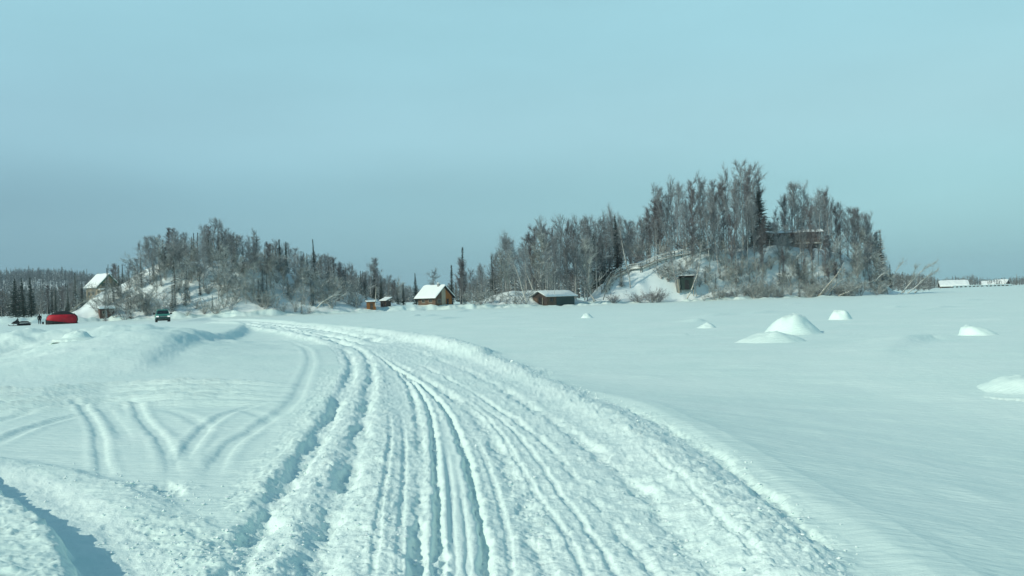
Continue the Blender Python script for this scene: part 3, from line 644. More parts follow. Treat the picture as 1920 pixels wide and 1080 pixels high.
# single trees one can point to
solo('spruce', 28, 522, 152, 'leftmost of the three dark spruces behind the snowmobile', 1.0)
solo('spruce', 43, 520, 156, 'middle one of the three dark spruces behind the snowmobile', .9)
solo('spruce', 58, 519, 153, 'rightmost of the three dark spruces behind the snowmobile', .9)
solo('frostspruce', 142, 511, 166, 'tall frosted spruce between the red tent and the tan house', 1.0)
solo('spire', 339, 438, 172, 'narrow dark spruce poking from the left end of the left knoll', .9)
solo('spire', 358, 455, 170, 'short dark spruce just right of the narrow one on the left knoll', 1.1)
solo('spire', 524, 447, 172, 'brownish pointed spruce on the right shoulder of the left knoll', 1.2)
solo('spire', 535, 452, 172, 'dark thin spruce beside the brownish one on the left knoll', 1.0)
solo('spire', 589, 447, 174, 'thin dead looking leaning spruce rising above the right end of the left knoll', .8)
solo('spruce', 779, 511, 186, 'small dark spruce at the left corner of the orange log cabin', .75)
solo('spire', 845, 496, 184, 'narrow dark spruce just right of the orange log cabin', 1.4)
solo('spire', 862, 462, 180, 'tall ragged spruce topping the clump right of the orange log cabin', 1.0)
solo('brown', 862, 490, 178, 'brown birch thicket around the tall ragged spruce right of the log cabin', 1.2)
solo('birch', 812, 509, 230, 'round topped birch standing behind the log cabin roof', 1.3)
solo('brown', 701, 487, 182, 'tall oval brown birch behind the two small sheds', 1.0)
solo('spire', 924, 478, 190, 'dark spruce at the left edge of the wood behind the barn', 1.2)
solo('spruce', 1116, 437, 202, 'dark spruce left of the stairway on the right knoll', 1.0)
solo('spruce', 1128, 455, 198, 'shorter dark spruce next to the one left of the stairway', 1.0)
solo('spruce', 1141, 462, 204, 'dark low spruce behind the foot of the stairway', .9)
solo('spruce', 1156, 403, 203, 'tall dark green spruce directly above the stairway', .85)
solo('spruce', 1200, 448, 214, 'dark spruce behind the middle of the stairway', 1.1)
solo('spruce', 1216, 455, 214, 'dark bushy spruce behind the top of the stairway', 1.1)
solo('frostspruce', 1165, 498, 189, 'small olive spruce growing under the stairway', 1.5, hmin=3)
solo('spruce', 1424, 357, 208, 'big dark evergreen at the left end of the hilltop house', 1.35)
solo('spruce', 1412, 405, 205, 'shorter dark evergreen at the left end of the hilltop house', 1.3)
solo('whitebirch', 1389, 312, 205, 'tallest white trunked birch at the crest of the right knoll', .9)
solo('snowspruce', 1511, 488, 199, 'snow laden young spruce on the slope below the hilltop house', .9)
solo('snowspruce', 1469, 500, 200, 'thin snow laden spruce left of the other snowy one below the hilltop house', .7)
solo('frostspruce', 1652, 430, 214, 'pointed frosted spruce at the right end of the right knoll', 1.2)
solo('spire', 1668, 495, 215, 'small dark spruce standing apart right of the right knoll', 1.2)
solo('whitebirch', 1037, 470, 176, 'thin white birch rising in front of the barn wall', .5)
solo('whitebirch', 1026, 478, 176, 'second thin white birch just left of the one in front of the barn wall', .5)
solo('whitebirch', 867, 522, 172, 'slim pale birch on the bank right of the log cabin', .5)
for (px, yt, l) in [(1222, 535, 'low round bush at the foot of the snowy slope below the stairway'), (1198, 538, 'dark brown bush below the snowy slope left of the green shed'), (1150, 545, 'sprawling bush on the bank under the stairway foot'), (1366, 540, 'single brown bush on the ice edge under the right knoll'), (1232, 538, 'pale twiggy bush left of the green shed')]:
    solo('bush', px, yt, float(np.interp((px-960)/FPX, SH_t, SH_d))+1.5, l, 1.0, hmin=1.8)

solo('birch', 1530, 372, 203, 'bare birch crossing the right end of the hilltop house', .7)
solo('brown', 1518, 395, 202, 'thin brown birch just left of the one crossing the end of the hilltop house', .8)
wood(14, (255, 520), (3, 16), SKY_L, [('frostspruce', 1)], LL, 2, 6, (60, 120), fixed=(2.5, 6), wide=(.8, 1.0))
wood(9, (330, 690), (14, 28), SKY_L, [('spruce', 1)], {'spruce': ('dark green spruce standing among the bare birches of the left knoll', 'dark spruces on the left knoll')}, 5, 11, (0, 22), (.5, .7))
wood(8, (600, 770), (14, 40), SKY_L, [('spruce', 1)], {'spruce': ('dark green spruce in the wood behind the small orange and grey sheds', 'dark spruces behind the small sheds')}, 5, 11, (5, 30), (.6, .8))
# leaning and fallen trunks, each traced as a curved tapering trunk with its own twigs
def leaner(pts_px, d, r0, label, mt='white_bark', cm='twig_frost', twigs=60, spread=.7, name='leaning_birch', dd=0, tl=(.4, 1.1)):
    P = [at(px, py, d+dd*i) for i, (px, py) in enumerate(pts_px)]; root = P[0].copy()
    e = empty(name, root, 0, label, 'tree'); c = catmull([tuple(p-root) for p in P], 5); c = [Vector(q) for q in c]
    tb = MB(); n = len(c); tb.tube(c, [r0*(1-.85*i/(n-1)) for i in range(n)], 7); tb.build('trunk', mt, e, smooth=True)
    r = random.Random(int(pts_px[0][0])*3+1); cb = MB()
    for i in range(twigs):
        u = .25+.75*r.random(); k = min(n-1.001, u*(n-1)); ii = int(k); q = c[ii].lerp(c[ii+1], k-ii); t = (c[ii+1]-c[ii]).normalized()
        d2 = (t+Vector((r.gauss(0, .6), r.gauss(0, .6), r.gauss(.1, .5)))*spread).normalized(); L = r.uniform(*tl)*1.6; cb.twig(q, d2, L, .022)
        for j in range(7):
            d3 = (d2+Vector((r.gauss(0, .55), r.gauss(0, .55), r.gauss(0, .5)))).normalized(); cb.twig(q+d2*(L*r.uniform(.1, 1)), d3, r.uniform(*tl), .016)
    cb.build('crown', cm, e, fix=False); return e
leaner([(1288, 560), (1296, 545), (1302, 528), (1309, 508), (1312, 480), (1318, 450)], 188, .17, 'white birch leaning right in front of the green shed', twigs=50, cm='twig_grey')
leaner([(1306, 556), (1304, 540), (1307, 515), (1305, 480)], 188.5, .16, 'second stem rising beside the leaning white birch by the green shed', 'birch_bark', twigs=40, cm='twig_grey')
leaner([(1270, 548), (1262, 500), (1252, 450), (1240, 410), (1232, 370)], 190, .14, 'tall pale birch leaning left over the green shed', 'birch_bark', twigs=150, cm='twig_grey')
leaner([(1183, 555), (1180, 520), (1173, 490), (1165, 450), (1162, 425)], 189, .15, 'slender white birch crossing in front of the stairway', twigs=60, cm='twig_grey')
leaner([(1535, 556), (1552, 535), (1568, 517), (1583, 492)], 194, .26, 'thick snow topped trunk leaning right at the foot of the right knoll', 'weathered_wood', twigs=16)
leaner([(1548, 556), (1562, 540), (1575, 527), (1592, 522), (1612, 530)], 194.5, .14, 'thin arched trunk bending over right of the thick leaning one', 'weathered_wood', twigs=14)
leaner([(1572, 555), (1595, 545), (1615, 535), (1635, 528)], 195, .14, 'low fallen trunk lying on the snow at the right foot of the knoll', 'weathered_wood', twigs=40)
leaner([(1560, 500), (1568, 470), (1575, 440)], 205, .13, 'pale bare stem above the thick leaning trunk on the right knoll', twigs=14)
leaner([(1690, 550), (1705, 533), (1720, 516), (1735, 503), (1752, 494)], 205, .13, 'upper trunk of the fallen white birches on the point right of the knoll', twigs=60, dd=.5)
leaner([(1702, 550), (1718, 537), (1731, 525), (1744, 515), (1758, 508)], 204, .12, 'lower trunk of the fallen white birches on the point right of the knoll', twigs=60, dd=.5)
leaner([(1694, 549), (1702, 535), (1710, 520), (1718, 500)], 206, .10, 'steepest stem of the fallen white birches on the point', twigs=50)
leaner([(1715, 549), (1725, 542), (1735, 538)], 205, .16, 'short broken trunk on the snow beside the fallen white birches', twigs=14)
leaner([(1640, 528), (1652, 516), (1662, 512), (1668, 520)], 203, .12, 'hooped sapling arching down at the right end of the knoll', twigs=24)
leaner([(1674, 545), (1676, 520), (1682, 505), (1692, 493), (1698, 490)], 212, .11, 'thin lone sapling with a bent top right of the knoll', twigs=22)
leaner([(594, 578), (603, 568), (615, 560), (630, 553), (642, 553)], 154, .13, 'snow covered sapling bent into an arch at the foot of the left knoll', twigs=26)
leaner([(622, 578), (612, 566), (608, 560)], 154, .10, 'short snowy stub beneath the arched sapling', twigs=16)
leaner([(704, 575), (704, 560), (705, 545), (704, 533)], 163, .11, 'pale dead snag with one crossing branch above the orange shed', twigs=9, tl=(.3, .8))
leaner([(120, 594), (134, 583), (150, 570), (170, 556)], 148, .14, 'dark fallen trunk slanting up the bank behind the red tent', 'weathered_wood', twigs=30)
leaner([(1116, 565), (1108, 553), (1102, 545), (1090, 536)], 180, .24, 'broken crooked tree stump with a snowy limb right of the barn', 'birch_bark', twigs=30)
leaner([(1113, 566), (1105, 540), (1104, 515), (1107, 490)], 181, .1, 'thin pale birch beside the broken stump right of the barn', twigs=30)
leaner([(1131, 562), (1136, 545), (1142, 528), (1150, 520)], 182, .13, 'dark crooked sapling at the foot of the stairway', 'birch_bark', twigs=30)
leaner([(988, 567), (980, 545), (973, 520), (963, 495), (950, 470)], 171, .15, 'white birch leaning left at the gable of the barn', twigs=70, cm='twig_grey')
leaner([(1000, 545), (992, 525), (985, 505), (986, 480)], 176, .12, 'crooked birch behind the barn gable', twigs=50, cm='twig_grey')
leaner([(1412, 470), (1441, 470), (1443, 450), (1450, 438), (1460, 433)], 200, .09, 'rusty bent sapling in front of the hilltop house', 'birch_bark', twigs=10)

# ------------------------------------------------------------------ far woods (uncountable) and far ridge
def ridge_hill(name, pts, d0, d1, mt, rows=10):
    mb = MB(); nx = 90; xs = np.linspace(pts[0][0], pts[-1][0], nx); yy_ = np.interp(xs, [a for a, b in pts], [b for a, b in pts])
    for j in range(rows):
        t = j/(rows-1); d = d0+(d1-d0)*t
        for i in range(nx):
            p = at(xs[i], yy_[i], d1); q = at(xs[i], yh(xs[i]), d); top = p.z
            z = -1+(top+1)*math.sin(t*math.pi/2)+(3*float(fbm(np.array([q.x]), np.array([d]), 60, 9, 3)[0]) if 0 < j else 0)
            mb.v.append((q.x, d, z))
    o_ = len(mb.v)
    for i in range(nx): mb.v.append((mb.v[(rows-1)*nx+i][0], d1+120, -1))
    for j in range(rows):
        for i in range(nx-1): mb.f.append((j*nx+i, j*nx+i+1, (j+1)*nx+i+1, (j+1)*nx+i))
    o = mb.build(name, mt, smooth=True, fix=False); structure(o)
    def hgt(px, t):
        p = at(px, np.interp(px, [a for a, b in pts], [b for a, b in pts]), d1); return -1+(p.z+1)*math.sin(t*math.pi/2)
    return hgt
hg = ridge_hill('distant_ridge', [(-500, 545), (-200, 535), (0, 526), (30, 523), (60, 521), (110, 522), (160, 528), (230, 538), (330, 548), (480, 556), (640, 560)], 620, 900, 'hill_snow')
def tiny_tree(mb, x, y, z, h, r, conifer, n=34):
    if conifer:
        wd = h*r.uniform(.12, .19)
        for k in range(9):
            zz = z+h*(.06+.1*k); L = wd*(1-.095*k)
            for j in range(5):
                az = r.uniform(0, 6.28); mb.twig(Vector((x, y, zz+h*.05*r.random())), V3(az, r.uniform(-.5, .1)), L*r.uniform(.7, 1.25), h*.034)
        mb.twig(Vector((x, y, z)), Vector((0, 0, 1)), h, wd*.22)
    else:
        mb.twig(Vector((x, y, z)), Vector((r.gauss(0, .04), r.gauss(0, .04), 1)), h*.95, h*.013)
        for k in range(n):
            zz = z+h*r.uniform(.12, .8); mb.twig(Vector((x+r.gauss(0, .03)*h, y+r.gauss(0, .03)*h, zz)), V3(r.uniform(0, 6.28), r.uniform(.3, 1.35)), h*r.uniform(.12, .30), h*.008)
fw = MB(); r4 = random.Random(5)
for i in range(3600):
    px = r4.uniform(-250, 520); t = r4.random()**.7; d = 620+280*t; p = at(px, yh(px), d)
    tiny_tree(fw, p.x, d, hg(px, t)-1, r4.uniform(7, 12)*(1 if r4.random() < .9 else 1.25), r4, r4.random() < .55)
o = fw.build('distant_forest', 'far_forest', fix=False); o['kind'] = 'stuff'
fm = MB()
for i in range(620):
    px = r4.uniform(640, 1180); d = r4.uniform(290, 430); yt = np.interp(px, [640, 690, 730, 760, 800, 830, 900, 960, 1180], [505, 512, 520, 531, 534, 528, 515, 500, 500])+r4.uniform(0, 12)
    p = at(px, yt, d); tiny_tree(fm, p.x, d, .8, max(4, min(17, p.z-.8)), r4, r4.random() < .35)
for i in range(620):
    px = r4.uniform(-150, 262); d = r4.uniform(188, 330); yt = np.interp(px, [-150, 0, 60, 150, 190, 262], [545, 538, 534, 528, 532, 545])+r4.uniform(0, 30)
    p = at(px, yt, d); z0 = ground_z(p.x, d); tiny_tree(fm, p.x, d, z0, max(3, min(12, p.z-z0)), r4, r4.random() < .35)
o = fm.build('background_wood', 'far_bush', fix=False); o['kind'] = 'stuff'
fb = MB()
for i in range(1500):
    px = r4.uniform(1640, 2350); d = r4.uniform(455, 640) if px > 1745 else r4.uniform(300, 560)
    yt = np.interp(px, [1640, 1680, 1750, 1765, 1790, 1825, 1850, 1880, 1925, 2350], [512, 508, 514, 521, 518, 514, 521, 519, 515, 503])+r4.uniform(0, 9)+(0 if r4.random() < .93 else -5)
    p = at(px, yt, d); z0 = ground_z(p.x, d); tiny_tree(fb, p.x, d, z0, max(2.5, min(11, p.z-z0)), r4, r4.random() < .3)
o = fb.build('far_shore_bushes', 'far_bush', fix=False); o['kind'] = 'stuff'

# ------------------------------------------------------------------ buildings
def gable_roof(par, w_, l, hw, hr, ov, mt, snow=.28, oy=None, th=.12, snow_m='roof_snow'):
    oy = ov if oy is None else oy; s = hr/(w_/2); e = w_/2+ov; ze = hw-ov*s
    mb = MB(); mb.prism_y([(-e, ze), (0, hw+hr), (e, ze), (e, ze+th), (0, hw+hr+th), (-e, ze+th)], -oy, l+oy); rf = mb.build('roof', mt, par)
    if snow:
        sb = MB(); z0 = th+.004
        # the lying snow, built in strips so that its edge can sag and bulge
        n = 10; prof = [(-e-.06, ze+z0-.02, .45), (-e*.9, None, .9), (-e*.5, None, 1), (-.12, None, 1), (0, None, .95), (.12, None, 1), (e*.5, None, 1), (e*.9, None, .9), (e+.06, ze+z0-.02, .45)]
        r = random.Random(int(w_*100)); rows = []
        for j in range(n+1):
            y = -oy-.05+(l+2*oy+.1)*j/n; rows.append([])
            for x, zz, k in prof:
                zr = hw+hr-abs(x)*s+z0; t = snow*k*(1+r.uniform(-.18, .18))*(.6 if j in (0, n) else 1); rows[-1].append((x, y, zr, zr+t))
        c = len(prof)
        for row in rows:
            for (x, y, a, b) in row: sb.v.append((x, y, a))
            for (x, y, a, b) in row: sb.v.append((x, y, b))
        for j in range(n):
            o1, o2 = j*2*c, (j+1)*2*c
            for i in range(c-1):
                sb.f.append((o1+i, o2+i, o2+i+1, o1+i+1)); sb.f.append((o1+c+i, o1+c+i+1, o2+c+i+1, o2+c+i))
            for i in (0, c-1): sb.f.append((o1+i, o1+c+i, o2+c+i, o2+i))
        for j in (0, n):
            o1 = j*2*c
            for i in range(c-1): sb.f.append((o1+i, o1+i+1, o1+c+i+1, o1+c+i))
        sb.build('snow_layer', snow_m, rf, smooth=False)
    return rf
def gable_walls(par, w_, l, hw, hr, mt, below=1.5):
    mb = MB(); mb.prism_y([(-w_/2, -below), (w_/2, -below), (w_/2, hw), (0, hw+hr), (-w_/2, hw)], 0, l); return mb.build('wall', mt, par)
def window_front(par, x0, x1, z0, z1, frame='weathered_wood', glass='glass_dark', y=0, t=.08):
    mb = MB(); mb.box(x0-t, x0, y-.05, y+.02, z0-t, z1+t); mb.box(x1, x1+t, y-.05, y+.02, z0-t, z1+t); mb.box(x0, x1, y-.05, y+.02, z1, z1+t); mb.box(x0, x1, y-.05, y+.02, z0-t, z0)
    mb.box((x0+x1)/2-.025, (x0+x1)/2+.025, y-.045, y+.02, z0, z1)
    f = mb.build('window', frame, par); g = MB(); g.box(x0, x1, y-.015, y+.01, z0, z1); g.build('pane', glass, f); return f
def window_side(par, y0, y1, z0, z1, x, sgn, frame='weathered_wood', glass='glass_dark', t=.08):
    a, b = sorted((x-.02*sgn, x+.05*sgn)); mb = MB()
    mb.box(a, b, y0-t, y0, z0-t, z1+t); mb.box(a, b, y1, y1+t, z0-t, z1+t); mb.box(a, b, y0, y1, z1, z1+t); mb.box(a, b, y0, y1, z0-t, z0); mb.box(a, b, (y0+y1)/2-.025, (y0+y1)/2+.025, z0, z1)
    f = mb.build('window', frame, par); a, b = sorted((x-.01*sgn, x+.015*sgn)); g = MB(); g.box(a, b, y0, y1, z0, z1); g.build('pane', glass, f); return f
def door_front(par, x0, x1, z0, z1, mt, y=0):
    d = box('door', mt, par, x0, x1, y-.06, y+.02, z0, z1); box('handle', 'chimney_metal', d, x1-.16, x1-.10, y-.11, y-.062, (z0+z1)/2-.06, (z0+z1)/2+.06); return d

# tan house on the left knoll
p = at(204, 558, 166); h = empty('house', p, R(50), 'tan gabled house with green trim, balcony and steep snowy roof on the left slope', 'house')
gable_walls(h, 4.3, 4.8, 2.25, 2.2, 'tan_siding', 2.6)
rf = gable_roof(h, 4.3, 4.8, 2.25, 2.2, .35, 'green_trim', .22)
for sg in (-1, 1):
    mb = MB(); s = 2.2/2.15; e = 2.5
    mb.prism_y([(sg*e, 2.25-.35*s-.22), (0, 4.45-.22), (0, 4.45+.118), (sg*e, 2.25-.35*s+.118)], -.43, -.354); mb.build('gable_trim', 'green_trim', rf)
window_front(h, -1.25, -.45, 2.1, 2.8, 'green_trim', 'glass_green'); window_front(h, .25, .6, 2.15, 2.75); window_front(h, .95, 1.3, 2.15, 2.75)
mb = MB(); mb.box(-2.15, 2.0, -1.15, -.003, 1.42, 1.56); bal = mb.build('balcony', 'weathered_wood', h)
mb = MB(); mb.box(-2.1, 1.95, -1.12, -.06, 1.563, 1.78); mb.build('snow_layer', 'roof_snow', bal, bevel=.06)
mb = MB()
for x in (-2.12, -.75, .6, 1.93): mb.box(x-.035, x+.035, -1.19, -1.153, 1.45, 2.15)
mb.box(-2.15, 1.97, -1.24, -1.193, 2.08, 2.15); mb.build('railing', 'weathered_wood', bal)
for x in (-2.05, 1.9): box('post', 'pale_panel', h, x-.08, x+.08, -1.1, -.94, -1.6, 1.417)
box('door', 'dark_wood', h, -.6, .35, -.05, .02, -.55, 1.35); window_side(h, 1.4, 2.2, .5, 1.2, -2.15, -1)
window_side(h, 3.1, 3.9, .5, 1.2, -2.15, -1)
# low shed below it
p = at(201, 591, 149); h = empty('shed', p, R(33), 'low reddish brown shed with thick snow on its roof below the tan house', 'shed')
mb = MB(); mb.box(-1.15, 1.15, 0, 1.8, -.6, 1.0); mb.build('wall', 'red_brown', h)
mb = MB(); mb.prism_x([(-.25, 1.003), (2.0, 1.25), (2.0, 1.35), (-.25, 1.1)], -1.3, 1.3); rf = mb.build('roof', 'dark_wood', h)
mb = MB(); mb.prism_x([(-.28, 1.108), (2.02, 1.358), (1.95, 1.72), (-.15, 1.45)], -1.3, 1.3); mb.build('snow_layer', 'roof_snow', rf, bevel=.08)
door_front(h, .55, 1.05, -.4, .85, 'dark_wood'); window_front(h, -.7, -.1, .25, .7)

# orange log cabin
p = at(832, 569.5, 170); h = empty('log_cabin', p, R(50), 'log cabin with orange gable boards, chimney and thick white roof snow on the shore', 'cabin')
gable_walls(h, 4.6, 4.9, 1.55, 1.95, 'brown_logs', 1.2)
rf = gable_roof(h, 4.6, 4.9, 1.55, 1.95, .55, 'dark_wood', .26)
mb = MB(); mb.prism_y([(-.55, -.9), (.55, -.9), (.55, 2.86), (0, 3.33), (-.55, 2.86)], -.035, -.002); mb.build('gable_panel', 'pale_panel', h)
mb = MB(); mb.prism_y([(.553, -.9), (2.29, -.9), (2.29, 1.5), (.553, 2.86)], -.05, -.002); mb.build('gable_boards', 'orange_wood', h)
door_front(h, .75, 1.35, -.7, 1.0, 'dark_wood', -.05)
window_front(h, -1.6, -.9, .2, .9)
for y in (1.0, 3.0): window_side(h, y, y+.75, .35, .95, -2.3, -1)
ch = box('chimney', 'chimney_metal', h, -.55, -.15, .75, 1.15, 3.0, 4.05); mb = MB(); mb.box(-.62, -.08, .68, 1.22, 4.053, 4.25); mb.build('snow_cap', 'roof_snow', ch, bevel=.08)
mb = MB(); mb.box(2.303, 2.95, .15, 4.6, -1.0, .1); mb.build('firewood_bin', 'dark_wood', h)

# long barn
p = at(1012, 568, 176); h = empty('barn', p, R(-52), 'long low barn with dark gable, brown and teal walls and snowy roof', 'barn')
gable_walls(h, 4.6, 7.6, 1.35, .95, 'dark_wood', 1.2); gable_roof(h, 4.6, 7.6, 1.35, .95, .45, 'tin_grey', .16, .5)
mb = MB(); mb.box(2.303, 2.34, .05, 2.5, -1.0, 1.3); mb.build('board_cladding', 'brown_logs', h)
mb = MB(); mb.box(2.303, 2.36, 2.52, 7.55, -1.0, 1.3); mb.build('tarp_cladding', 'dark_teal', h)
door_front(h, -.3, .75, -.9, 1.15, 'black_plastic'); door_front(h, -1.8, -.7, -.9, 1.0, 'brown_logs')
window_side(h, .9, 1.6, .3, .9, 2.34, 1, 'dark_wood')
mb = MB()
for k in range(2): mb.tube([(-1.7+3*k, -.35, -.9), (-1.7+3*k, -.35, 1.05)], .07, 6)
mb.build('porch_post', 'weathered_wood', h)

# orange and grey sheds
p = at(697, 577, 163); h = empty('shed', p, R(15), 'tiny orange plank shed with a flat snowy roof', 'shed')
mb = MB(); mb.box(-.85, .8, 0, 1.4, -.5, 1.05); mb.build('wall', 'orange_wood', h)
mb = MB(); mb.prism_x([(-.3, 1.053), (1.6, 1.15), (1.6, 1.22), (-.3, 1.12)], -1.1, 1.05); rf = mb.build('roof', 'dark_wood', h)
mb = MB(); mb.prism_x([(-.28, 1.13), (1.6, 1.23), (1.55, 1.5), (-.2, 1.36)], -1.08, 1.03); mb.build('snow_layer', 'roof_snow', rf, bevel=.06)
door_front(h, -.3, .25, -.35, .85, 'brown_logs')
p = at(719, 574, 166); h = empty('shed', p, R(-28), 'small dark grey shed with slanted snowy roof right of the tiny orange one', 'shed')
mb = MB(); mb.box(-.7, .7, 0, 1.5, -.6, 1.0); mb.build('wall', 'dark_wood', h)
mb = MB(); mb.prism_x([(-.3, .95), (1.8, 1.55), (1.8, 1.62), (-.3, 1.02)], -.9, .9); rf = mb.build('roof', 'dark_wood', h)
mb = MB(); mb.prism_x([(-.25, 1.04), (1.8, 1.63), (1.75, 1.8), (-.2, 1.2)], -.88, .88); mb.build('snow_layer', 'roof_snow', rf, bevel=.05)
door_front(h, -.3, .3, -.4, .8, 'black_plastic')

# hilltop house
p = at(1490, 463, 212); h = empty('house', p, R(-12), 'long low red brown house with a deck among trees on the right hilltop', 'house')
W2 = 6.2
mb = MB(); mb.box(-W2, W2, 0, 6, .55, 3.5); mb.build('wall', 'red_brown', h)
mb = MB(); mb.box(-W2+.3, W2-.3, .6, 5.8, -2.5, .548); mb.build('dark_undercroft', 'black_plastic', h)  # black block stands in for the shaded space under the house
mb = MB(); mb.prism_x([(-1.3, 3.35), (3, 4.15), (6.8, 3.45), (6.8, 3.6), (3, 4.3), (-1.3, 3.5)], -W2-.7, W2+.7); rf = mb.build('roof', 'dark_wood', h)
mb = MB(); mb.prism_x([(-1.25, 3.51), (3, 4.305), (6.7, 3.63), (6.6, 3.75), (3, 4.42), (-1.2, 3.58)], -W2-.65, W2+.65); mb.build('snow_layer', 'roof_snow', rf, bevel=.05)
for x in (-4.8, -2.7, -.6, 1.5): window_front(h, x, x+1.3, 1.75, 3.0, 'dark_wood')
door_front(h, 3.5, 4.4, .75, 2.8, 'dark_wood')
mb = MB(); mb.box(-W2-.8, W2, -2.0, -.003, .55, .72); dk = mb.build('deck', 'weathered_wood', h)
mb = MB(); mb.box(-W2-.75, W2-.05, -1.95, -.2, .723, .86); mb.build('snow_layer', 'roof_snow', dk, bevel=.05)
mb = MB(); mb.box(-W2-.8, W2, -2.06, -2.003, 1.62, 1.72); n = 14
for k in range(n+1): x = -W2-.76+(2*W2+.72)*k/n; mb.box(x-.04, x+.04, -2.05, -2.003, .58, 1.617)
mb.box(-W2-.8, W2, -2.04, -2.003, 1.12, 1.18); mb.build('railing', 'weathered_wood', dk)
for k in range(5): x = -W2-.5+(2*W2+.2)*k/4; box('post', 'weathered_wood', dk, x-.1, x+.1, -1.9, -1.7, -3.0, .547)
for k in range(6): x = -W2+.1+(2*W2-.3)*k/5; box('roof_post', 'dark_wood', h, x-.09, x+.09, -1.2, -1.02, .87, 3.36)
box('chimney', 'chimney_metal', h, 2.2, 2.6, 2.8, 3.2, 3.9, 5.0)

# green shed under the knoll
p = at(1289, 545, 190.5); h = empty('shed', p, R(-8), 'dark green box shed with thin roof snow at the foot of the right knoll', 'shed')
mb = MB(); mb.box(-1.5, 1.5, 0, 2.2, .25, 2.95); mb.build('wall', 'dark_green', h)
mb = MB(); mb.prism_x([(-.35, 3.25), (2.6, 2.92), (2.6, 3.0), (-.35, 3.36)], -1.8, 1.75); rf = mb.build('roof', 'dark_wood', h)
mb = MB(); mb.prism_x([(-.33, 3.366), (2.6, 3.006), (2.5, 3.2), (-.3, 3.52)], -1.8, 1.75); mb.build('snow_layer', 'roof_snow', rf, bevel=.05)
door_front(h, -.5, .4, .35, 2.4, 'black_plastic')
for x in (-1.35, 1.35):
    for y in (.15, 2.05): box('post', 'weathered_wood', h, x-.08, x+.08, y-.08, y+.08, -1.2, .247)
mb = MB(); mb.box(-2.25, -1.6, -.2, .5, -.9, 2.6); mb.build('side_panel', 'weathered_wood', h)

# wooden stairway with landings up the right knoll
S = [(1133, 546, 189), (1143, 530, 191), (1151, 518, 193), (1178, 505, 196), (1201, 502, 198), (1230, 489, 201), (1262, 479, 205), (1300, 474, 207)]
def on_slope(px, py, d, up=.45):
    for k in range(160):
        q = at(px, py, d-8+k*.15)
        if ground_z(q.x, q.y)+up >= q.z: return q
    return at(px, py, d)
S = [on_slope(*q) for q in S]; root = S[0].copy(); h = empty('stairway', root, 0, 'weathered wooden stairway with handrails climbing the snowy side of the right knoll', 'stairs')
L = [q-root for q in S]; dk, ra, po = MB(), MB(), []
for a, b in zip(L[:-1], L[1:]):
    n = max(2, int((b-a).length/.45)); t = (b-a); side = Vector((-t.y, t.x, 0)).normalized()
    for k in range(n):
        c = a.lerp(b, (k+.5)/n); s_ = t.normalized(); f = Vector((t.x, t.y, 0)).normalized()
        q = [c+side*.6-f*.22, c-side*.6-f*.22, c-side*.6+f*.22, c+side*.6+f*.22]
        dk.add([tuple(v) for v in q]+[tuple(v+Vector((0, 0, .07))) for v in q], [(3, 2, 1, 0), (4, 5, 6, 7), (0, 1, 5, 4), (1, 2, 6, 5), (2, 3, 7, 6), (3, 0, 4, 7)])
    for sg in (-1, 1):
        dk.tube([a+side*.62*sg-Vector((0, 0, .1)), b+side*.62*sg-Vector((0, 0, .1))], .13, 4)
        ra.tube([a+side*.62*sg+Vector((0, 0, 1.0)), b+side*.62*sg+Vector((0, 0, 1.0))], .075, 4)
        ra.tube([a+side*.62*sg+Vector((0, 0, .55)), b+side*.62*sg+Vector((0, 0, .55))], .05, 4)
        m2 = max(1, int((b-a).length/1.7))
        for k in range(m2+1):
            c = a.lerp(b, k/m2)+side*.62*sg; q_ = MB(); q_.tube([c+Vector((0, 0, -1.6)), c+Vector((0, 0, 1.05))], .06, 4); po.append(q_)
d1 = dk.build('steps', 'weathered_wood', h); ra.build('handrail', 'weathered_wood', h); [q_.build('post', 'dark_wood', h) for q_ in po]

# far shore houses on the right
def far_house(px, py, d, w_, l, hw, hr, yaw, label, mt='dark_wood', snow=.4):
    p = at(px, py, d); h = empty('lake_house', p, R(yaw), label, 'house'); h.location.z -= .7; gable_walls(h, w_, l, hw, hr, mt, 2); gable_roof(h, w_, l, hw, hr, .8, 'dark_wood', snow)
    window_front(h, -w_*.25, -w_*.08, hw*.3, hw*.7); window_front(h, w_*.08, w_*.25, hw*.3, hw*.7); return h
far_house(1812, 537, 440, 9, 12, 1.2, 2.2, 70, 'long low building under a broad snow white roof on the far right shore', 'brown_logs', .7)
far_house(1866, 534, 480, 5, 6, 1.2, 1.4, 60, 'left of two small snowy roofed cabins on the far right shore')
far_house(1888, 533, 486, 5, 5.5, 1.4, 1.7, 40, 'right of two small snowy roofed cabins on the far right shore')
a = at(1786, 541, 428); b = at(1896, 537, 440); h = empty('retaining_wall', a, math.atan2(b.y-a.y, b.x-a.x), 'long snow capped timber wall along the far right shore', 'wall')
ln = (b-a).length
box('wall', 'dark_wood', h, 0, ln, 0, .4, -1.5, 1.0)
sn = MB(); sn.box(-.2, ln+.2, -.35, .9, 1.003, 1.45); sn.build('snow_layer', 'roof_snow', h, bevel=.12)
for k in range(14): x = ln*(k+.3)/14; box('pillar', 'roof_snow', h, x, x+ln/14*rng.uniform(.3, .6), -.12, -.003, -1.4, .98)

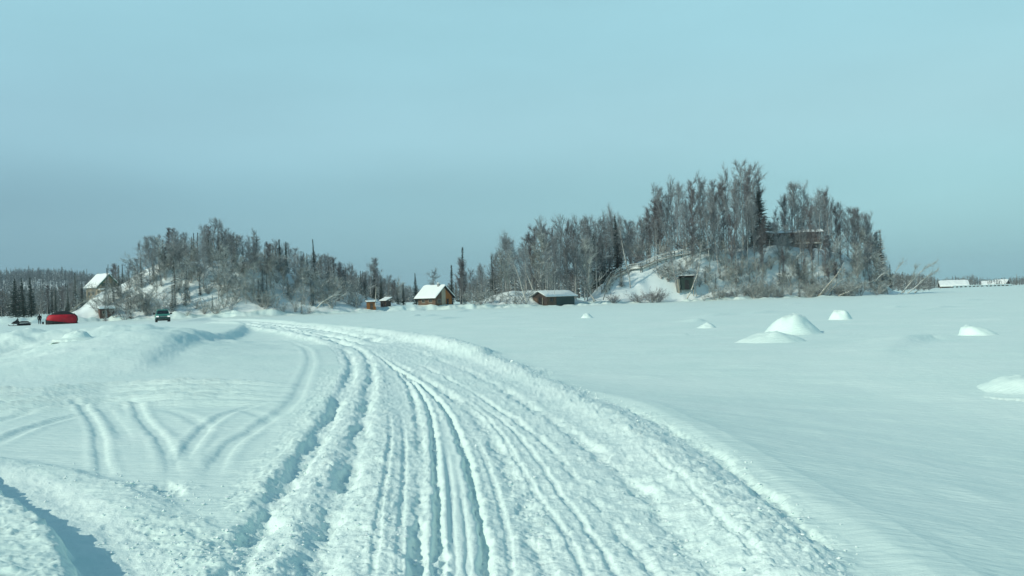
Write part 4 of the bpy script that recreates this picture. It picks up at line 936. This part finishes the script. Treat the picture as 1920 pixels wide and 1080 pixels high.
# ------------------------------------------------------------------ truck
tp = gpt(305, 607); z = hz(*tp); d = 126.0; p = at(305, 606.5, d); p.z = hz(p.x, d)-.02
t = empty('pickup_truck', p, R(24), 'dark green pickup truck facing the camera on the snow road', 'truck')
body = MB()
body.prism_x([(-2.75, .55), (-2.78, .8), (-2.72, 1.02), (-2.6, 1.1), (-1.35, 1.22), (-1.3, 1.18), (1.0, 1.2), (2.85, 1.18), (2.85, .6), (2.3, .5), (-2.2, .48)], -.97, .97)
b_ = body.build('body', 'car_paint', t, bevel=.06)
cb = MB(); n0 = [(-1.4, 1.195), (-.75, 1.80), (-.55, 1.88), (.85, 1.88), (1.1, 1.195)]
cb.add([(sx*(.9 if z_ < 1.5 else .72), y, z_) for sx in (-1, 1) for y, z_ in n0], [(4, 3, 2, 1, 0), (5, 6, 7, 8, 9)]+[(i, (i+1) % 5, 5+(i+1) % 5, 5+i) for i in range(5)]); cb.build('cabin', 'car_paint', t, bevel=.03)
ws = MB(); k = .025
ws.add([(-.80, -1.33-k, 1.235+k), (.80, -1.33-k, 1.235+k), (.68, -.80-k, 1.74+k), (-.68, -.80-k, 1.74+k), (-.80, -1.31, 1.235), (.80, -1.31, 1.235), (.68, -.78, 1.74), (-.68, -.78, 1.74)], [(0, 1, 2, 3), (7, 6, 5, 4), (0, 4, 5, 1), (1, 5, 6, 2), (2, 6, 7, 3), (3, 7, 4, 0)]); ws.build('windshield', 'glass_dark', t)
for sg in (-1, 1):
    sw = MB(); sw.add([(sg*.895, -1.05, 1.25), (sg*.895, .9, 1.25), (sg*.745, .75, 1.78), (sg*.745, -.6, 1.78), (sg*.865, -1.05, 1.25), (sg*.865, .9, 1.25), (sg*.715, .75, 1.78), (sg*.715, -.6, 1.78)], [(0, 1, 2, 3), (7, 6, 5, 4), (0, 4, 5, 1), (1, 5, 6, 2), (2, 6, 7, 3), (3, 7, 4, 0)]); sw.build('side_window', 'glass_dark', t)
    mi = MB(); mi.box(sg*1.0 if sg > 0 else -1.3, 1.3 if sg > 0 else -1.0, -.98, -.86, 1.17, 1.40); mi.box(min(sg*.9, sg*1.0), max(sg*.9, sg*1.0), -.94, -.9, 1.22, 1.28); mi.build('mirror', 'black_plastic', t, bevel=.03)
    hl = MB(); x0, x1 = sorted((sg*.58, sg*.93)); hl.box(x0, x1, -2.80, -2.7, .80, .99); hl.build('headlight', 'headlight', t, bevel=.02)
    for y in (-1.75, 1.75):
        x0, x1 = sorted((sg*.72, sg*.99)); wh = MB(); wh.tube([(x0, y, .38), (x1, y, .38)], .39, 20); wo = wh.build('wheel', 'rubber', t, bevel=.03)
        rm = MB(); xr = sg*.995; rm.tube([(xr-.02*sg, y, .38), (xr+.012*sg, y, .38)], .22, 14); rm.build('rim', 'chrome', wo)
g = MB(); g.box(-.55, .55, -2.80, -2.7, .78, .98); gr = g.build('grille', 'black_plastic', t)
g = MB(); g.box(-.55, .55, -2.815, -2.803, .85, .90); g.build('grille_bar', 'chrome', gr)
g = MB(); g.box(-.98, .98, -2.92, -2.74, .50, .72); g.build('bumper', 'dark_teal', t, bevel=.04)
g = MB(); g.box(-.9, .9, -2.85, -2.6, .28, .48); g.build('air_dam', 'black_plastic', t)

# ------------------------------------------------------------------ ice tent, person, bucket, snowmobile
d = 131.0; p = at(116, 608.5, d); p.z = hz(p.x, d)
t = empty('ice_tent', p, R(24), 'red and black ice fishing tent pitched on the lake snow', 'tent')
def ring(z_, u):                       # outline of the tent at height fraction u
    sx = 2.05*(1-.06*u)*(1-max(0, u-.5)**2*2.3); sy = 1.7*(1-.08*u)*(1-max(0, u-.5)**2*2.3); o = []
    for k in range(28):
        a = 2*math.pi*k/28; c, s = math.cos(a), math.sin(a); e = 2/3.2
        bulge = 1+.05*math.sin(math.pi*u)
        o.append((sx*math.copysign(abs(c)**e, c)*bulge+.12*u, sy*math.copysign(abs(s)**e, s)*bulge, z_))
    return o
def band(us, name, mt, fn=None, par=None):
    mb = MB(); rs = [ring(1.9*u-.03, u) for u in us]
    if fn: rs = [[fn(v, i) for v in r_] for i, r_ in enumerate(rs)]
    n = 28
    for r_ in rs: mb.v += r_
    for j in range(len(rs)-1):
        for k in range(n): mb.f.append((j*n+k, j*n+(k+1) % n, (j+1)*n+(k+1) % n, (j+1)*n+k))
    return mb.build(name, mt, par or t, smooth=True)
# skirt reaches higher at the left end
def skirt(v, i):
    k = max(0, min(1, (1.2-v[0])/3.2)); top = .12+.55*k
    return (v[0]*1.06, v[1]*1.06, -.05+(top+.05)*i/3)
band([0, .1, .2, .3], 'skirt', 'tent_black', skirt)
band([0, .15, .3, .45, .6, .70, .76], 'canopy', 'tent_red')
mb = MB(); rs = [ring(1.9*u-.03, u) for u in (.76, .88, 1.0)]; n = 28
for r_ in rs: mb.v += r_
mb.v.append((.15, 0, 2.02))
for j in range(2):
    for k in range(n): mb.f.append((j*n+k, j*n+(k+1) % n, (j+1)*n+(k+1) % n, (j+1)*n+k))
for k in range(n): mb.f.append((2*n+k, 2*n+(k+1) % n, 3*n))
mb.build('tent_top', 'tent_black', t, smooth=True)
mb = MB(); a = [(1.75, -1.35), (2.25, -.4)]
mb.tube([(2.06, -.7, 0), (2.22, -.7, .6), (2.14, -.7, 1.1), (1.7, -.6, 1.55)], .07, 6); mb.tube([(-2.06, -.6, 0), (-2.12, -.6, .6), (-1.95, -.6, 1.2), (-1.5, -.55, 1.6)], .05, 6); mb.build('pole_sleeves', 'tent_black', t)

# person: skinned figure
def skinned(name, mt, parent, verts, edges, rads, rootv=0, sub=2):
    me = bpy.data.meshes.new(name); me.from_pydata(verts, edges, []); me.materials.append(M[mt])
    o = bpy.data.objects.new(name, me); col.objects.link(o)
    if parent: o.parent = parent
    sk = o.modifiers.new('skin', 'SKIN'); sk.use_smooth_shade = True
    if not me.skin_vertices: 
        bpy.context.view_layer.objects.active = o
    lay = me.skin_vertices[0].data
    for i, r_ in enumerate(rads):
        lay[i].radius = (r_, r_) if not hasattr(r_, '__len__') else r_
        lay[i].use_root = (i == rootv)
    s = o.modifiers.new('subdivision', 'SUBSURF'); s.levels = sub; s.render_levels = sub
    return o
d = 133.0; p = at(74.5, 608.5, d); p.z = hz(p.x, d)-.03
pv = [(0, 0, .92), (0, .02, 1.10), (0, -.03, 1.32), (0, -.10, 1.47), (0, -.16, 1.57), (0, -.19, 1.68), (0, -.185, 1.76),
      (-.11, 0, .86), (-.13, -.03, .48), (-.14, .02, .09), (-.14, -.12, .05), (.11, 0, .86), (.13, .01, .48), (.15, .06, .09), (.15, -.08, .05),
      (-.19, -.05, 1.40), (-.27, -.06, 1.14), (-.24, -.20, .93), (-.22, -.26, .86), (.19, -.05, 1.40), (.27, -.04, 1.14), (.25, -.18, .93), (.23, -.25, .86)]
pe = [(0, 1), (1, 2), (2, 3), (3, 4), (4, 5), (5, 6), (0, 7), (7, 8), (8, 9), (9, 10), (0, 11), (11, 12), (12, 13), (13, 14), (2, 15), (15, 16), (16, 17), (17, 18), (2, 19), (19, 20), (20, 21), (21, 22)]
pr = [.14, .145, .15, .07, .085, .105, .07, .11, .075, .055, .045, .11, .075, .055, .045, .085, .065, .045, .038, .085, .065, .045, .038]
for sg, hand in ((-1, 18), (1, 22)):     # five gloved fingers a side
    hx, hy, hz_ = pv[hand]
    for k in range(4):
        o = len(pv); fx = hx+(k-1.5)*.022; L_ = (.07, .085, .08, .06)[k]
        pv += [(fx, hy-.03, hz_-.035), (fx, hy-.045, hz_-.035-L_*.5), (fx, hy-.035, hz_-.035-L_)]; pe += [(hand, o), (o, o+1), (o+1, o+2)]; pr += [.013, .011, .009]
    o = len(pv); pv += [(hx-sg*.045, hy-.03, hz_-.01), (hx-sg*.06, hy-.05, hz_-.05)]; pe += [(hand, o), (o, o+1)]; pr += [.014, .011]
per = skinned('person', 'black_cloth', None, pv, pe, pr); per.location = p; per.rotation_euler = (0, 0, R(25)); per.scale = (.92, .92, .92)
tag(per, 'person in black winter clothes standing left of the red tent', 'person')
# hood, face and jacket are parts of the person
skinned('jacket', 'black_cloth', per, [(0, .01, .84), (0, .02, 1.08), (0, -.03, 1.32), (0, -.07, 1.43), (-.19, -.05, 1.39), (-.275, -.06, 1.14), (-.245, -.19, .96), (.19, -.05, 1.39), (.275, -.04, 1.14), (.255, -.17, .96)], [(0, 1), (1, 2), (2, 3), (2, 4), (4, 5), (5, 6), (2, 7), (7, 8), (8, 9)], [.20, .185, .185, .10, .11, .085, .062, .11, .085, .062], 1)
skinned('hood', 'black_cloth', per, [(0, -.07, 1.47), (0, -.12, 1.60), (0, -.145, 1.72), (0, -.16, 1.80)], [(0, 1), (1, 2), (2, 3)], [.10, .125, .125, .07])
fc = skinned('face', 'skin', per, [(0, -.265, 1.58), (0, -.285, 1.64), (0, -.29, 1.70), (0, -.315, 1.655)], [(0, 1), (1, 2), (1, 3)], [.045, .055, .05, .016], 1)
mb = MB()
for sx in (-.028, .028): mb.box(sx-.012, sx+.012, -.352, -.335, 1.672, 1.686)
mb.build('eyes', 'black_plastic', fc)
mb = MB(); mb.box(-.022, .022, -.338, -.325, 1.598, 1.607); mb.build('mouth', 'tent_red', fc)
# bucket
q = at(80.8, 608.5, 132.5); q.z = hz(q.x, 132.5)
bu = MB(); n = 14
bu.v += [(r_*math.cos(6.2832*k/n), r_*math.sin(6.2832*k/n), z_) for r_, z_ in ((.12, 0), (.15, .36), (.135, .36), (.11, .03)) for k in range(n)]
for j in range(3):
    for k in range(n): bu.f.append((j*n+k, j*n+(k+1) % n, (j+1)*n+(k+1) % n, (j+1)*n+k))
bu.f.append(tuple(range(n))); bu.f.append(tuple(range(3*n, 4*n)))
b_ = bu.build('bucket', 'black_plastic', None); b_.location = q; tag(b_, 'small dark bucket on the snow between the person and the red tent', 'bucket')
mb = MB(); mb.tube([(-.15, 0, .33), (-.12, 0, .46), (0, 0, .52), (.12, 0, .46), (.15, 0, .33)], .008, 5); mb.build('handle', 'chimney_metal', b_)
# snowmobile, side on, nose to the left
d = 128.0; p = at(39, 610.5, d); p.z = hz(p.x, d)
s = empty('snowmobile', p, R(32), 'dark snowmobile parked on the snow left of the person in black', 'snowmobile')
mb = MB(); mb.prism_y([(-1.25, .32), (-1.05, .55), (-.65, .78), (-.35, .86), (-.2, .70), (-.15, .35), (-.6, .25)], -.32, .32); mb.build('hood', 'black_plastic', s, bevel=.05)
mb = MB(); mb.prism_y([(-.2, .42), (-.15, .62), (.1, .68), (.85, .66), (1.05, .60), (1.1, .42)], -.2, .2); mb.build('seat', 'rubber', s, bevel=.06)
mb = MB(); mb.prism_y([(-.62, .80), (-.36, 1.18), (-.33, 1.17), (-.36, .87)], -.26, .26); mb.build('windscreen', 'glass_dark', s)
mb = MB(); mb.prism_y([(-.55, .05), (-.3, -.02), (1.15, -.02), (1.35, .12), (1.3, .28), (1.05, .38), (-.4, .34)], -.19, .19); mb.build('track_belt', 'rubber', s, bevel=.04)
for sg in (-1, 1):
    mb = MB(); mb.tube([(-1.6, sg*.45, .2), (-1.5, sg*.45, .06), (-1.3, sg*.45, .015), (-.55, sg*.45, .015)], .05, 6); sk = mb.build('ski', 'black_plastic', s); mb = MB(); mb.tube([(-1.0, sg*.45, .04), (-.8, sg*.25, .45)], .03, 6); mb.build('strut', 'chimney_metal', sk)
mb = MB(); mb.tube([(-.3, -.36, .98), (-.22, -.15, 1.0), (-.22, .15, 1.0), (-.3, .36, .98)], .022, 6); mb.tube([(-.4, 0, .8), (-.22, 0, 1.0)], .025, 6); mb.build('handlebar', 'black_plastic', s)
mb = MB(); mb.prism_y([(1.0, .40), (1.45, .30), (1.45, .34), (1.0, .55)], -.2, .2); mb.build('snow_flap', 'rubber', s)

# ------------------------------------------------------------------ air
hb = MB(); hb.box(-1500, 1500, -300, 2750, -8, 75)
hm = bpy.data.materials.new('haze'); hm.use_nodes = True; ht = hm.node_tree; ht.nodes.clear()
ho = N(ht, 'ShaderNodeOutputMaterial'); hv = N(ht, 'ShaderNodeVolumePrincipled'); hv.inputs['Color'].default_value = (.72, .90, 1, 1); hv.inputs['Density'].default_value = .00022; hv.inputs['Anisotropy'].default_value = 0
ht.links.new(hv.outputs[0], ho.inputs['Volume']); M['haze'] = hm
o = hb.build('haze', 'haze'); o['kind'] = 'stuff'
